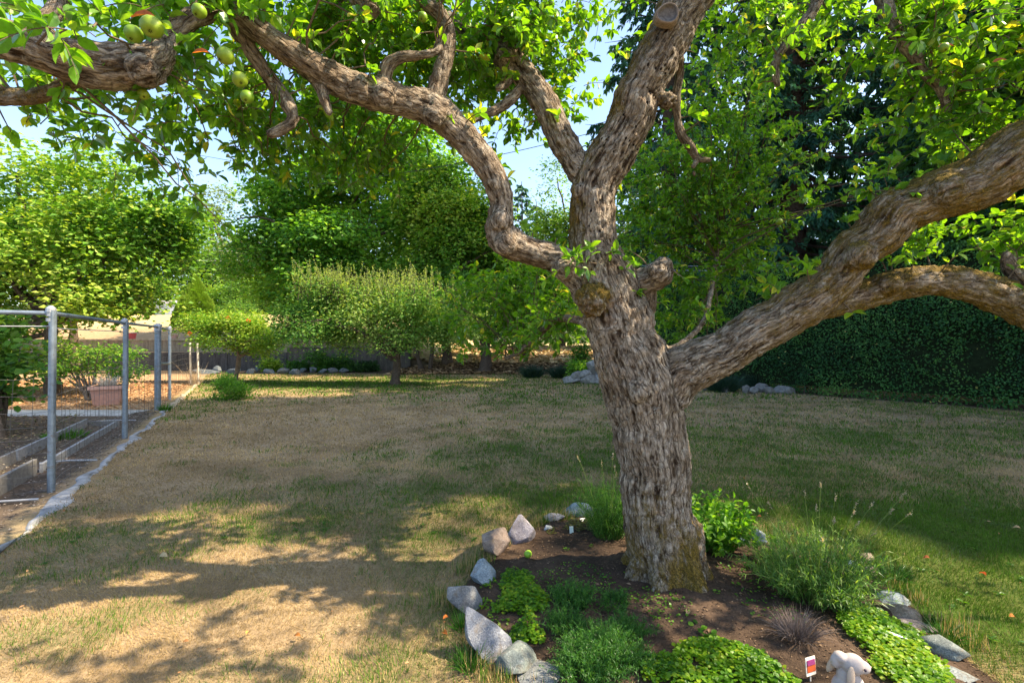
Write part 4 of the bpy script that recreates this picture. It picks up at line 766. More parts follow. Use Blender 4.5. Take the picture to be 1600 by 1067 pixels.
# ------------------------------------------------------------------ clipped hedge on the right
def make_hedge():
    root = thing('hedge', (*HEDGE[2], 0), 'tall dense dark green hedge along the right side of the lawn', 'hedge'); Ht, T = 4.1, .62
    p = cat(np.hstack([HEDGE, np.zeros((len(HEDGE), 1))]), .25); tn = unit(np.gradient(p, axis=0)); nn = np.stack([-tn[:, 1], tn[:, 0], 0 * tn[:, 0]], -1)
    # nn must face the lawn
    if (nn[len(nn) // 2] @ (np.array([0, 8, 0]) - p[len(p) // 2])) < 0: nn = -nn
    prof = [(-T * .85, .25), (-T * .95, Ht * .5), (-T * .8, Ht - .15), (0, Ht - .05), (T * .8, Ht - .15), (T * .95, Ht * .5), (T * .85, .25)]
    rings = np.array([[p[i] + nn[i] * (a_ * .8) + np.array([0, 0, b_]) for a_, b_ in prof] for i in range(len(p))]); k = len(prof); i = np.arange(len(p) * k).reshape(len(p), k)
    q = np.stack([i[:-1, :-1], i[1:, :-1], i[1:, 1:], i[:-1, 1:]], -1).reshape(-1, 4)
    obj('light_blocking_core', Acc().add(rings.reshape(-1, 3), q, None, (.012, .02, .008)), M['bark_far'], root, kind='stuff')  # solid dark core added inside the leaves to stop light coming through
    n = 88000; s = R.uniform(0, len(p) - 1.001, n); s = s[R.random(n) < 1]; i0 = s.astype(int); f = (s - i0)[:, None]; base = p[i0] * (1 - f) + p[i0 + 1] * f; no = nn[i0]; n = len(s)
    part = R.random(n); front = part < .78; z = R.uniform(.03, Ht, n); off = np.where(front, T, R.uniform(-T, T, n)); z = np.where(front, z, Ht)
    bump = .75 * (fbm(np.stack([s * .22, z * .9, 0 * z], -1), 3, 61) - .5); depth = -R.random(n) ** 2 * .22
    z = z + np.where(front, 0, bump * 1.2 + depth); off = off + np.where(front, bump + depth - .12 * sm(1.0, 0, z), 0)
    pos = base + no * off[:, None]; pos[:, 2] = H(pos[:, 0], pos[:, 1]) + z + R.normal(size=n) * .03
    outn = np.where(front[:, None], no, np.array([0, 0, 1.0])); d = unit(outn * .35 + R.normal(size=(n, 3)) * .7 + np.array([0, 0, -.15])); nor = unit(outn + np.array([0, 0, .5]) + .7 * rdir(n))
    t = np.clip(.4 + .2 * R.normal(size=n) + 1.5 * (fbm(pos * 1.0, 3, 63) - .5), 0, 1); c = pal(t, (.02, .08, .026), (.042, .14, .038), (.08, .21, .05), (.15, .30, .07))
    yl = R.random(n) < .006; c[yl] = np.array([.45, .42, .14])
    a = Acc(); leaves(a, pos, d, nor, R.uniform(.055, .095, n), R.uniform(.03, .05, n), LEAF_Q, c); obj('foliage', a, M['hedge'], root, kind='stuff')
    # stray shoots
    sh = Acc(); m_ = 150; si = R.integers(4, len(p) - 3, m_); zz = R.uniform(.6, Ht, m_); b0 = p[si] + nn[si] * (T * R.uniform(.7, 1.0, m_))[:, None]; b0[:, 2] += zz
    b1 = b0 + nn[si] * R.uniform(.1, .3, (m_, 1)) + R.normal(size=(m_, 3)) * .08 + np.array([0, 0, .12]); tubes(sh, np.stack([b0, (b0 + b1) / 2 + [0, 0, -.02], b1], 1), np.tile([.004, .003, .002], (m_, 1)), 3, np.tile([.06, .08, .03], (m_, 1)))
    u_ = R.random((m_, 9)); q_ = (b0[:, None] + (b1 - b0)[:, None] * u_[..., None]).reshape(-1, 3); leaves(sh, q_, rdir(len(q_)) + np.array([0, 0, .3]), rdir(len(q_)) + np.array([0, 0, 1]), .09, .045, LEAF_Q, pal(R.random(len(q_)), (.04, .13, .03), (.09, .24, .05)))
    obj('shoot', sh, M['hedge'], root, kind='stuff')
    # stems at the foot
    for k in range(26):
        s0 = R.uniform(3, len(p) - 5); q0 = p[int(s0)] + nn[int(s0)] * R.uniform(.1, .45); ac = Acc(); tubes(ac, cat([[*q0, .02], [*(q0 + np.array([R.normal() * .05, R.normal() * .05, .25])), .017], [*(q0 + np.array([R.normal() * .1, R.normal() * .1, .6])), .012]], .1)[:, :3], np.linspace(.022, .012, len(cat([[*q0, .02], [*(q0 + .01), .017], [*(q0 + .6), .012]], .1))) if False else .018 * np.ones(len(cat([[*q0, .02], [*(q0 + np.array([0, 0, .25])), .017], [*(q0 + np.array([0, 0, .6])), .012]], .1))), 5, np.array([[.10, .08, .06]])) if False else tubes(ac, np.array([q0, q0 + np.array([R.normal() * .04, R.normal() * .04, .3]), q0 + np.array([R.normal() * .1, R.normal() * .1, .65])]), np.array([.02, .016, .012]), 5, np.array([[.10, .08, .06]])); obj('stem', ac, M['bark_far'], root)
make_hedge()

# ------------------------------------------------------------------ generic plants
def clump(name, loc, label, cat_, n, h, rad, width, cols, spread=.7, tmpl=LEAF_Q, kind='blade', seed=0, group=None, mat='leaf', leafL=.03, leafW=.008, per=10, tb=0.0, zf=None):
    """kind blade: arching blades; kind sprig: stems that carry small leaves"""
    r = np.random.default_rng(seed); root = thing(name, loc, label, cat_, group); loc = np.array(loc, float)
    ang = r.uniform(0, 6.283, n); rr = np.sqrt(r.random(n)) * rad; b = loc + np.stack([np.cos(ang) * rr * .5, np.sin(ang) * rr * .5, 0 * rr], -1)
    lean = spread * (rr / max(rad, 1e-6)) * r.uniform(.5, 1.3, n) + .08 * r.normal(size=n); hh = h * r.uniform(.55, 1.1, n) * (1 - .25 * (rr / rad) ** 2)
    o = np.stack([np.cos(ang), np.sin(ang), 0 * ang], -1); p1 = b + o * (lean * hh * .35)[:, None] + np.array([0, 0, 1]) * (hh * .55)[:, None]; p2 = b + o * (lean * hh * .95)[:, None] + np.array([0, 0, 1]) * (hh * np.sqrt(np.clip(1 - (lean * .6) ** 2, .15, 1)))[:, None]
    p1 += r.normal(size=p1.shape) * .06 * h; p2 += r.normal(size=p1.shape) * .08 * h
    t = np.linspace(0, 1, 5)[None, :, None]; path = (1 - t) ** 2 * b[:, None] + 2 * t * (1 - t) * p1[:, None] + t ** 2 * p2[:, None]
    a = Acc(); c = pal(np.clip(.5 + .25 * r.normal(size=n) + tb, 0, 1), *cols)
    if kind == 'blade':
        tubes(a, path, np.outer(np.ones(n), [width, width * .9, width * .75, width * .5, width * .12]), 3, c); obj('blades' if False else 'foliage', a, M[mat], root, kind='stuff')
    else:
        tubes(a, path, np.outer(np.ones(n), [width, width * .9, width * .8, width * .6, width * .4]), 3, c * np.array([.9, .8, .8])); obj('stem', a, M['twig'], root, kind='stuff')
        m = n * per; si = np.repeat(np.arange(n), per); u = r.uniform(.18, 1, m); tt = u[:, None]; pos = (1 - tt) ** 2 * b[si] + 2 * tt * (1 - tt) * p1[si] + tt ** 2 * p2[si]
        ta = unit(p2 - b)[si]; sd_ = rdir(m, r); d = unit(sd_ * .9 + ta * .6); L = leafL * r.uniform(.6, 1.25, m)
        cc = pal(np.clip(.45 + .2 * r.normal(size=m) + tb + .25 * (u - .5), 0, 1), *cols); f = Acc()
        leaves(f, pos, d, np.array([0, 0, 1]) + .5 * rdir(m, r), L, leafW / leafL * L, tmpl, cc); obj('foliage', f, M[mat], root, kind='stuff')
    return root
LAV = ((.035, .11, .02), (.07, .18, .03), (.13, .26, .05), (.26, .36, .12))
BRI = ((.03, .12, .012), (.06, .19, .018), (.11, .29, .02), (.2, .38, .04))
HERB = ((.02, .08, .015), (.035, .13, .02), (.06, .19, .025), (.12, .26, .04))
def bz(px, py): p = G(px, py); return (p[0], p[1], float(bed_z(np.array(p[0]), np.array(p[1]))))
# lavender right of trunk
def flower_heads(root, n, loc, h, rad, col, seed):
    r = np.random.default_rng(seed)
    for k in range(n):
        an = r.uniform(0, 6.28); q = rad * r.uniform(.2, 1); b = np.array(loc) + np.array([math.cos(an) * q * .4, math.sin(an) * q * .4, h * .35]); e = np.array(loc) + np.array([math.cos(an) * q, math.sin(an) * q, h * r.uniform(.8, 1.25)])
        a = Acc(); tubes(a, bez(b, (b + e) / 2 + [0, 0, .05], e, 6), np.full(6, .0016), 4, np.array([[.18, .26, .10]])); st = obj('flower_stalk', a, M['leaf'], root)
        f = Acc(); m = 16; leaves(f, e + unit(e - b) * r.uniform(-.02, .03, (m, 1)), rdir(m, r) + unit(e - b) * .8, rdir(m, r), .012, .007, LEAF_Q, pal(r.random(m), (.25, .22, .30), (.45, .42, .45))); obj('flower_head', f, M['leaf'], st)
l1 = bz(1275, 945); o = clump('lavender', l1, 'large green lavender clump with pale flower spikes right of the trunk', 'plant', 430, .36, .42, .0022, LAV, spread=1.0, kind='sprig', seed=71, leafL=.05, leafW=.0055, per=16, tb=.0); flower_heads(o, 16, l1, .52, .48, 0, 72)
l2 = (P(952, 800, 3.85)[0], 3.85, float(bed_z(np.array(.77), np.array(3.85)))); o = clump('lavender', l2, 'tall grassy lavender clump behind the left side of the trunk', 'plant', 300, .42, .24, .002, HERB, spread=.7, kind='sprig', seed=73, leafL=.05, leafW=.005, per=14, tb=.12); flower_heads(o, 7, l2, .52, .25, 0, 74)
l3 = bz(1125, 880); clump('leafy_bush', (l3[0], l3[1] + .1, l3[2]), 'bright green leafy bush just right of the trunk', 'bush', 120, .36, .26, .003, BRI, spread=.9, kind='sprig', seed=75, leafL=.05, leafW=.03, per=15, tmpl=LEAF_F, tb=.1)
l4 = bz(938, 1050); clump('feathery_herb', (l4[0], l4[1], l4[2]), 'low feathery dark green herb in front of the trunk', 'plant', 380, .14, .24, .0014, HERB, spread=1.3, kind='sprig', seed=76, leafL=.022, leafW=.0035, per=24, tb=-.02)
l5 = bz(895, 960); clump('feathery_herb', l5, 'smaller feathery herb behind the low dark green one', 'plant', 170, .12, .17, .0013, HERB, spread=1.1, kind='sprig', seed=77, leafL=.022, leafW=.004, per=18)
for k, (px, py, h, rd, n) in enumerate(((885, 1000, .09, .15, 130), (985, 1010, .09, .13, 100), (960, 965, .07, .13, 70), (1000, 1055, .07, .11, 70), (910, 1075, .11, .16, 140))):
    clump('feathery_herb', bz(px, py), ('left hand mound of feathery herb behind the bottom stones', 'feathery herb mound toward the bare soil', 'thin feathery herb at the back of its patch', 'feathery herb tuft beside the bottom creeping plants', 'feathery herb mound at the bottom edge of the picture')[k], 'plant', n, h, rd, .0013, HERB, spread=1.3, kind='sprig', seed=610 + k, leafL=.022, leafW=.0035, per=22)
l6 = bz(1245, 1015); clump('dead_lavender', l6, 'dead grey brown tuft beside the rabbit ornament', 'plant', 420, .13, .15, .0012, ((.10, .08, .07), (.18, .14, .12), (.28, .23, .2)), spread=1.3, kind='blade', seed=78, mat='chips')
l7 = bz(1500, 1000)
for (px, py, h, rd, n, sd_, lb) in ((722, 985, .10, .09, 90, 81, 'tuft of weeds beside the speckled slab'), (735, 1045, .11, .12, 120, 82, 'grassy weeds at the foot of the speckled slab'), (760, 905, .08, .07, 60, 83, 'small weed tuft between two upright stones'), (1225, 985, .05, .12, 50, 84, 'fallen thin green stalks on the lit soil'), (1475, 1000, .10, .12, 70, 85, 'weeds by the right edging stones'), (1395, 905, .12, .15, 90, 86, 'grass tuft behind the right edging stones')):
    q = G(px, py); clump('weed_tuft', (q[0], q[1], .01), lb, 'weeds', n, h, rd, .0022, HERB, spread=1.2, kind='blade', seed=sd_, mat='leaf', tb=.1)
# seedlings
for k, (px, py) in enumerate(((1010, 945), (1035, 938), (1065, 930), (980, 920), (1120, 950), (1150, 935), (1105, 1010), (1180, 985), (950, 925), (1165, 965), (885, 875), (925, 872), (1090, 1000), (1190, 940))):
    q = np.array(bz(px, py)); a = Acc(); n = 9; an = R.uniform(0, 6.28, n); s = .032 if k in (6, 12) else .017
    leaves(a, q + np.stack([np.cos(an) * s * .6, np.sin(an) * s * .6, np.full(n, .012)], -1), np.stack([np.cos(an), np.sin(an), np.full(n, .25)], -1), np.tile([0, 0, 1.0], (n, 1)) + .3 * rdir(n), s, s * .8, LEAF_R, pal(R.random(n), *BRI))
    rt = thing('seedling', q, 'small green seedling on the bare soil around the trunk', 'seedling', 'seedlings on the bare soil'); obj('foliage', a, M['leaf'], rt, kind='stuff')

# creeping ground cover
def cover(polypx, n, label, cols, seed, size=.017, hgt=.035):
    r = np.random.default_rng(seed); poly = np.array([G(*p)[:2] for p in polypx]); poly = poly.mean(0) + (poly - poly.mean(0)) * 1.12; mn, mx = poly.min(0), poly.max(0)
    x = r.uniform(mn[0], mx[0], n * 3); y = r.uniform(mn[1], mx[1], n * 3); k = in_poly(x, y, poly) & (n2(x, y, 7, seed) > .62 - .36 * sm(0, .16, poly_dist(x, y, poly)) + .1 * r.random(n * 3)); x, y = x[k][:n], y[k][:n]; m = len(x)
    z = bed_z(x, y) + r.uniform(.2, 1, m) * hgt * (.35 + sm(0, .12, poly_dist(x, y, poly))) * (.5 + n2(x, y, 10, seed + 1)); an = r.uniform(0, 6.28, m); s = size * r.uniform(.6, 1.3, m)
    t = np.clip(.5 + .22 * r.normal(size=m) + .8 * (n2(x, y, 6, seed + 2) - .5), 0, 1)
    a = Acc(); leaves(a, np.stack([x, y, z], -1), np.stack([np.cos(an), np.sin(an), r.normal(size=m) * .25], -1), np.array([0, -.15, 1.0]) + .38 * rdir(m, r), s, s * .95, LEAF_R, pal(t, *cols))
    o = obj('ground_cover', a, M['leaf']); tag(o, label, 'ground cover', kind='stuff')
JEN = ((.035, .12, .008), (.09, .23, .010), (.18, .34, .012), (.32, .40, .02))
cover([(770, 905), (800, 893), (850, 912), (868, 945), (862, 990), (850, 1020), (800, 1010), (775, 960)], 2600, 'creeping round leaved green plants behind the speckled slab', JEN, 91)
cover([(985, 1060), (1030, 1035), (1110, 1018), (1200, 1038), (1235, 1062), (1250, 1110), (1000, 1120)], 3200, 'creeping yellow green plants along the bottom edge of the picture', JEN, 92, .018)
cover([(1290, 985), (1340, 965), (1400, 975), (1450, 1000), (1480, 1040), (1500, 1110), (1400, 1130), (1350, 1060)], 4200, 'creeping yellow green plants around the white plastic label', JEN, 93, .018)
cover([(850, 822), (890, 812), (950, 822), (960, 845), (920, 850), (860, 838)], 700, 'sparse creeping plants beside the rear stones', ((.06, .08, .02), (.13, .15, .03), (.25, .22, .08)), 94, .018, .02)

cover([(840, 905), (905, 890), (1000, 935), (1080, 960), (1070, 1015), (960, 1000), (860, 960)], 520, 'thin scattered creeping sprigs over the soil before the trunk', BRI, 95, .013, .015)
cover([(1120, 900), (1190, 880), (1260, 960), (1250, 1000), (1150, 960)], 260, 'sparse sprigs on the bare soil right of the trunk', BRI, 96, .013, .015)
cover([(735, 935), (770, 900), (790, 960), (800, 1010), (770, 1030), (745, 990)], 500, 'creeping plants spilling against the inner side of the left stones', JEN, 97, .016, .03)
# ------------------------------------------------------------------ stones
def stone(loc, size, label, col, seed, group=None, tilt=(0, 0), rz=0, name='edging_stone', cuts=13, flat=.66, sub=4):
    r = np.random.default_rng(seed); import bmesh
    bm = bmesh.new(); bmesh.ops.create_icosphere(bm, subdivisions=sub, radius=1.0); v = np.array([q.co[:] for q in bm.verts]); f = np.array([[q.index for q in p.verts] for p in bm.faces]); bm.free()
    v = v + .18 * (fbm(v * 1.3 + seed, 2, seed)[:, None] - .5) * v * 2
    for k in range(cuts):
        nrm = rdir(1, r)[0]; c = r.uniform(.48, .86) * flat / .72; d = v @ nrm; over = np.maximum(d - c, 0); v = v - np.outer(over * .93, nrm)
    v = v + unit(v) * (.06 * (fbm(v * 4 + seed, 3, seed + 3) - .5)[:, None] + .03 * (fbm(v * 11 + seed, 2, seed + 4) - .5)[:, None])
    lo, hi = v.min(0), v.max(0); v = (v - (lo + hi) / 2) / (hi - lo) * np.array(size)
    Mx = np.array(Matrix.Rotation(rz, 3, 'Z') @ Matrix.Rotation(tilt[0], 3, 'X') @ Matrix.Rotation(tilt[1], 3, 'Y')); v = v @ Mx.T; v[:, 2] -= v[:, 2].min(); v[:, 2] -= .2 * size[2]
    loc = np.array(loc, float); cc = np.array(col) * (1 + .25 * (fbm(v * 12 + seed, 2, 3)[:, None] - .5))
    o = obj(name, Acc().add(v + loc, None, f, cc), M['rock'], None, smooth=True, loc=loc); tag(o, label, 'stone', group)
    try: o.data.set_sharp_from_angle(angle=math.radians(32))
    except Exception: pass
    return o
GB, GW, PK, TN, DK = (.16, .20, .23), (.36, .37, .37), (.36, .29, .25), (.30, .26, .19), (.15, .16, .165)
def px_stone(x0, x1, y0, y1, label, col, seed, depth=.7, tilt=(0, 0), rz=0, **kw):
    b = G((x0 + x1) / 2, y1 - 3); w = (x1 - x0) / F * b[1]; hgt = (y1 - y0) / F * b[1]
    # the picture looks down on the stone: its height and depth share the span
    dep = w * depth; dn = b[1]; vis = CH / math.hypot(CH, dn); h = max(.04, hgt - dep * vis * .75)
    stone((b[0], b[1] + dep * .45, 0.0), (w * 1.06, dep, h * 1.2), label, col, seed, 'stones edging the bed of the apple tree', tilt, rz, **kw)
px_stone(752, 796, 826, 878, 'pinkish tan stone left of the tall blocky stone on the bed edge', (.27, .21, .175), 201, .9, rz=.3)
px_stone(791, 835, 800, 857, 'tall blocky purple grey stone at the back left corner of the bed', (.24, .23, .27), 202, .7, rz=-.2)
px_stone(737, 777, 868, 922, 'upright blue grey stone between the pinkish stone and the white topped slab', (.20, .25, .28), 203, .6, (-.25, -.2), .5)
px_stone(704, 752, 897, 968, 'leaning slab with a whitish top at the left end of the bed', (.16, .17, .18), 204, .5, (-.2, -.35), .5)
px_stone(731, 792, 932, 1034, 'large speckled pale granite slab leaning at the left of the bed', (.155, .17, .20), 205, .45, (-.45, -.25), .35, cuts=12, flat=.6)
px_stone(774, 842, 1003, 1066, 'angular grey green stone below the speckled slab', (.13, .155, .15), 206, .9, rz=.5)
px_stone(810, 897, 1038, 1080, 'wide flat grey stone at the bottom edge of the picture', (.165, .18, .185), 207, .9, rz=-.1)
px_stone(851, 883, 802, 820, 'small low purple grey stone at the back of the bed', (.25, .25, .28), 208, .6)
px_stone(881, 929, 783, 811, 'blue green peaked stone at the back of the bed near the lavender', (.17, .23, .26), 209, .6)
px_stone(850, 864, 822, 836, 'tiny pale wedge of stone behind the tall blocky one', (.4, .44, .45), 210, .6)
px_stone(1378, 1429, 920, 953, 'dark blue grey rounded stone first of the right edging row', (.13, .17, .19), 211, .8)
px_stone(1391, 1451, 946, 978, 'rounded tan stone second in the right edging row', (.18, .15, .115), 212, .6, rz=-.3)
px_stone(1396, 1468, 967, 996, 'dark flat stone lying under the tan one', (.13, .12, .125), 213, .5, rz=-.2)
px_stone(1452, 1521, 988, 1037, 'angular grey stone fourth in the right edging row', (.14, .165, .16), 214, .7, rz=-.5)
px_stone(1455, 1538, 1030, 1080, 'broad smooth grey stone in the bottom right corner', (.16, .19, .20), 215, .8, rz=-.2)
px_stone(1340, 1372, 862, 885, 'brown stone half hidden behind the lavender', (.15, .12, .09), 216, .8)
px_stone(1352, 1378, 884, 906, 'tan cobble behind the lavender', (.22, .17, .12), 217, .8)
px_stone(1178, 1200, 828, 854, 'small bluish pointed stone beside the leafy bush', (.2, .24, .28), 218, .6)
px_stone(1152, 1172, 838, 856, 'small grey stone under the leafy bush', (.22, .24, .27), 219, .6)
px_stone(968, 984, 870, 888, 'white pebble against the foot of the trunk', (.5, .5, .52), 220, .7)
px_stone(1326, 1345, 878, 892, 'white chip of stone among the lavender stems', (.55, .58, .6), 221, .6)
# far row along the wall and bed
far = [(300, 345, 574, 583), (330, 350, 568, 582), (350, 380, 572, 583), (382, 401, 573, 584), (378, 392, 566, 575), (398, 404, 570, 580), (412, 428, 574, 584), (434, 452, 572, 584), (452, 468, 574, 585), (468, 482, 573, 582), (482, 496, 571, 582), (497, 512, 574, 583), (512, 528, 572, 583), (530, 545, 573, 582), (545, 560, 571, 580), (560, 574, 572, 580), (575, 590, 571, 579), (590, 603, 572, 579)]
ORD = ['first', 'second', 'third', 'fourth', 'fifth', 'sixth', 'seventh', 'eighth', 'ninth', 'tenth', 'eleventh', 'twelfth', 'thirteenth', 'fourteenth', 'fifteenth', 'sixteenth', 'seventeenth', 'eighteenth']
far.sort(key=lambda q: q[0] + q[1])
for k, (x0, x1, y0, y1) in enumerate(far):
    d = CH * F / (y1 - 533.5 + .3 * R.random()); w = (x1 - x0) / F * d * .9; hh = (y1 - y0) / F * d * .8
    stone(((((x0 + x1) / 2) - 800) / F * d, d, 0), (w * 1.15, w * .6, hh * 1.25), ORD[k] + ' rock from the left in the row at the foot of the retaining wall', tuple(np.array((.11, .135, .15)) * R.uniform(.7, 1.3)), 300 + k, 'rocks along the retaining wall', rz=R.uniform(-.5, .5), name='edging_rock', sub=3)
pile = [(880, 905, 588, 600), (893, 912, 580, 592), (903, 925, 578, 590), (905, 930, 588, 602), (925, 950, 585, 598), (918, 940, 560, 582), (928, 960, 575, 588), (940, 965, 590, 603), (912, 925, 592, 601)]
pile.sort(key=lambda q: q[0] + q[1])
for k, (x0, x1, y0, y1) in enumerate(pile):
    d = 18.6 + (1 if y1 < 590 else 0); w = (x1 - x0) / F * d; zt = (y1 - y0) / F * d; zb = max(0, CH - (y1 - 533.5) / F * d)
    stone((((x0 + x1) / 2 - 800) / F * d, d, zb), (w * 1.15, w * .7, zt * 1.3), ORD[k] + ' rock from the left in the grey pile left of the big trunk', tuple(np.array((.17, .17, .155)) * R.uniform(.6, 1.3)), 330 + k, 'rock pile behind the big trunk', rz=R.uniform(-.5, .5), name='piled_rock', sub=3)
pile = [(1160, 1172, 601, 614), (1172, 1184, 604, 615), (1160, 1170, 594, 603), (1180, 1202, 598, 612), (1196, 1212, 604, 615), (1208, 1240, 602, 614), (1207, 1216, 598, 606), (1100, 1112, 598, 610), (1128, 1140, 603, 613)]
pile.sort(key=lambda q: q[0] + q[1])
for k, (x0, x1, y0, y1) in enumerate(pile):
    d = CH * F / (y1 - 533.5); w = (x1 - x0) / F * d; zt = (y1 - y0) / F * d
    stone((((x0 + x1) / 2 - 800) / F * d, d, 0), (w * 1.2, w * .7, zt * 1.25), ORD[k] + ' pale grey rock from the left at the foot of the hedge', (.15, .15, .14), 350 + k, 'rocks at the foot of the hedge', rz=R.uniform(-.5, .5), name='border_rock', sub=3)

# ------------------------------------------------------------------ small things in the bed
fa = apple_acc(np.array([*bz(825, 880)[:2], bz(825, 880)[2] + .026]), .029, (.22, .40, .03), np.array([.4, -.7, -.5])); o = obj('fallen_apple', fa, M['fruit'], None, smooth=True, loc=bz(825, 880)); tag(o, 'green apple lying on the bare soil of the bed', 'apple')
def label_stick(px, py, size, rz, lean, label, col=(.6, .68, .62)):
    b = np.array(bz(px, py)); rt = thing('plant_label', b, label, 'plant label'); a = Acc(); boxv(a, b + np.array([0, 0, size[1] / 2 - .01]), (size[0], .0018, size[1]), rz, col, (lean, 0)); obj('tag', a, M['plastic'], rt)
    a = Acc(); boxv(a, b + np.array([0, .004, .0]), (size[0] * .3, .0016, .05), rz, col, (lean, 0)); obj('spike', a, M['plastic'], rt)
label_stick(893, 842, (.032, .06), .1, -.3, 'pale green upright plant label at the back of the bed')
label_stick(911, 817, (.05, .035), .3, -.9, 'small white plant label lying by the peaked stone', (.7, .75, .78))
b = np.array(bz(1388, 1018)) + np.array([0, 0, .035]); rt = thing('plant_label', b, 'long pale green plastic label lying on the creeping plants', 'plant label'); a = Acc()
v = np.array([[-.075, .012, 0], [-.07, -.006, .002], [.0, -.012, .006], [.075, -.022, 0], [.078, -.018, 0], [.01, .008, .008], [-.06, .02, .004]]); v2 = v - np.array([0, 0, .0015])
a.add(np.vstack([v, v2]) @ np.array(Matrix.Rotation(-.35, 3, 'Z')).T + b, [[0, 1, 2, 5], [7, 12, 9, 8], [2, 3, 4, 5], [9, 12, 11, 10], [0, 7, 8, 1], [1, 8, 9, 2], [2, 9, 10, 3], [3, 10, 11, 4], [4, 11, 12, 5], [5, 12, 7, 0]], [[0, 5, 6], [7, 13, 12]], (.55, .7, .62)); obj('tag', a, M['plastic'], rt)
a = Acc()
for k in range(5): boxv(a, b + np.array([-.045 + .022 * k, .002 - .007 * k + .006, .0078]), (.012, .002, .0006), -.4, (.12, .2, .16))
obj('print', a, M['plastic'], rt)

def make_rabbit():
    x, y = P(1325, 1095, 2.10)[:2]; z = float(bed_z(np.array(x), np.array(y))) - .015; rt = thing('rabbit_ornament', (x, y, z), 'white rabbit garden ornament with drooping ears at the bottom edge', 'ornament')
    a = Acc(); th = np.linspace(0, math.pi, 11)
    def ell(c, r, ax=(0, 0, 1)):
        b = Acc(); p = np.outer(-np.cos(th), [0, 0, 1]); tubes(b, p, np.maximum(np.sin(th), .002), 16, cap=True); v = np.vstack(b.v) * np.array(r)
        q = np.array(Vector((0, 0, 1)).rotation_difference(Vector(ax)).to_matrix()); a.add(v @ q.T + np.array([x, y, z]) + np.array(c), np.vstack(b.q), np.vstack(b.t))
    ell((-.005, 0, .055), (.062, .055, .075)); ell((0, 0, .115), (.045, .042, .055)); ell((.012, -.012, .178), (.048, .042, .042)); ell((.048, -.02, .170), (.032, .028, .026)); ell((-.03, .005, .198), (.028, .03, .022)); ell((-.046, .01, .178), (.022, .02, .032))
    ell((.04, -.04, .03), (.025, .03, .02)); ell((-.03, -.045, .03), (.03, .03, .025)); ell((.035, -.02, .09), (.02, .02, .035))
    me = a.mesh('r'); o = bpy.data.objects.new('tmp', me); COL.objects.link(o); m = o.modifiers.new('r', 'REMESH'); m.mode = 'VOXEL'; m.voxel_size = .0035; m = o.modifiers.new('s', 'SMOOTH'); m.iterations = 6; m.factor = .6
    dg = bpy.context.evaluated_depsgraph_get(); em = o.evaluated_get(dg).to_mesh(); v = np.zeros(len(em.vertices) * 3); em.vertices.foreach_get('co', v); li = np.zeros(len(em.loops), int); em.loops.foreach_get('vertex_index', li); v = v.reshape(-1, 3).copy(); q = li.reshape(-1, 4).copy(); o.evaluated_get(dg).to_mesh_clear(); bpy.data.objects.remove(o)
    obj('body', Acc().add(v, q, None, (.37, .33, .315)), M['plaster'], rt, smooth=True)
    for c, r, ax in (((-.022, -.050, .145), (.017, .009, .045), (.12, .1, 1)), ((-.052, .03, .15), (.016, .011, .042), (.3, -.2, 1))):
        a = Acc(); p = np.outer(-np.cos(th), [0, 0, 1]); b = Acc(); tubes(b, p, np.maximum(np.sin(th), .002), 14, cap=True); vv = np.vstack(b.v) * np.array(r); qq = np.array(Vector((0, 0, 1)).rotation_difference(Vector(ax)).to_matrix())
        a.add(vv @ qq.T + np.array([x, y, z]) + np.array(c), np.vstack(b.q), np.vstack(b.t), (.44, .35, .27)); obj('ear', a, M['plaster'], rt, smooth=True)
    for c, r, col in (((.034, -.056, .180), .0055, (.03, .02, .04)), ((.079, -.024, .172), .005, (.35, .2, .2))):
        a = Acc(); b = Acc(); p = np.outer(-np.cos(th), [0, 0, 1]); tubes(b, p, np.maximum(np.sin(th), .002), 12, cap=True); a.add(np.vstack(b.v) * r + np.array([x, y, z]) + np.array(c), np.vstack(b.q), np.vstack(b.t), col); obj('eye' if r > .0052 else 'nose', a, M['fruit'], rt, smooth=True)
    # picture card on a stick behind it
    c = np.array([x - .10, y + .10, z]); rt = thing('picture_card', c, 'small purple and orange picture card stuck in the soil left of the rabbit', 'card'); a = Acc(); boxv(a, c + [0, 0, .095], (.07, .003, .075), .5, (.7, .66, .6), (-.15, .12)); obj('card', a, M['plastic'], rt)
    a = Acc(); boxv(a, c + [.001, -.0035, .090], (.06, .003, .034), .5, (.35, .07, .02), (-.15, .12)); boxv(a, c + [.001, -.0015, .112], (.056, .003, .022), .5, (.2, .03, .14), (-.15, .12)); obj('picture', a, M['plastic'], rt); a = Acc(); boxv(a, c + [0, 0, .03], (.006, .003, .08), .5, (.7, .66, .6)); obj('stick', a, M['plastic'], rt)
make_rabbit()

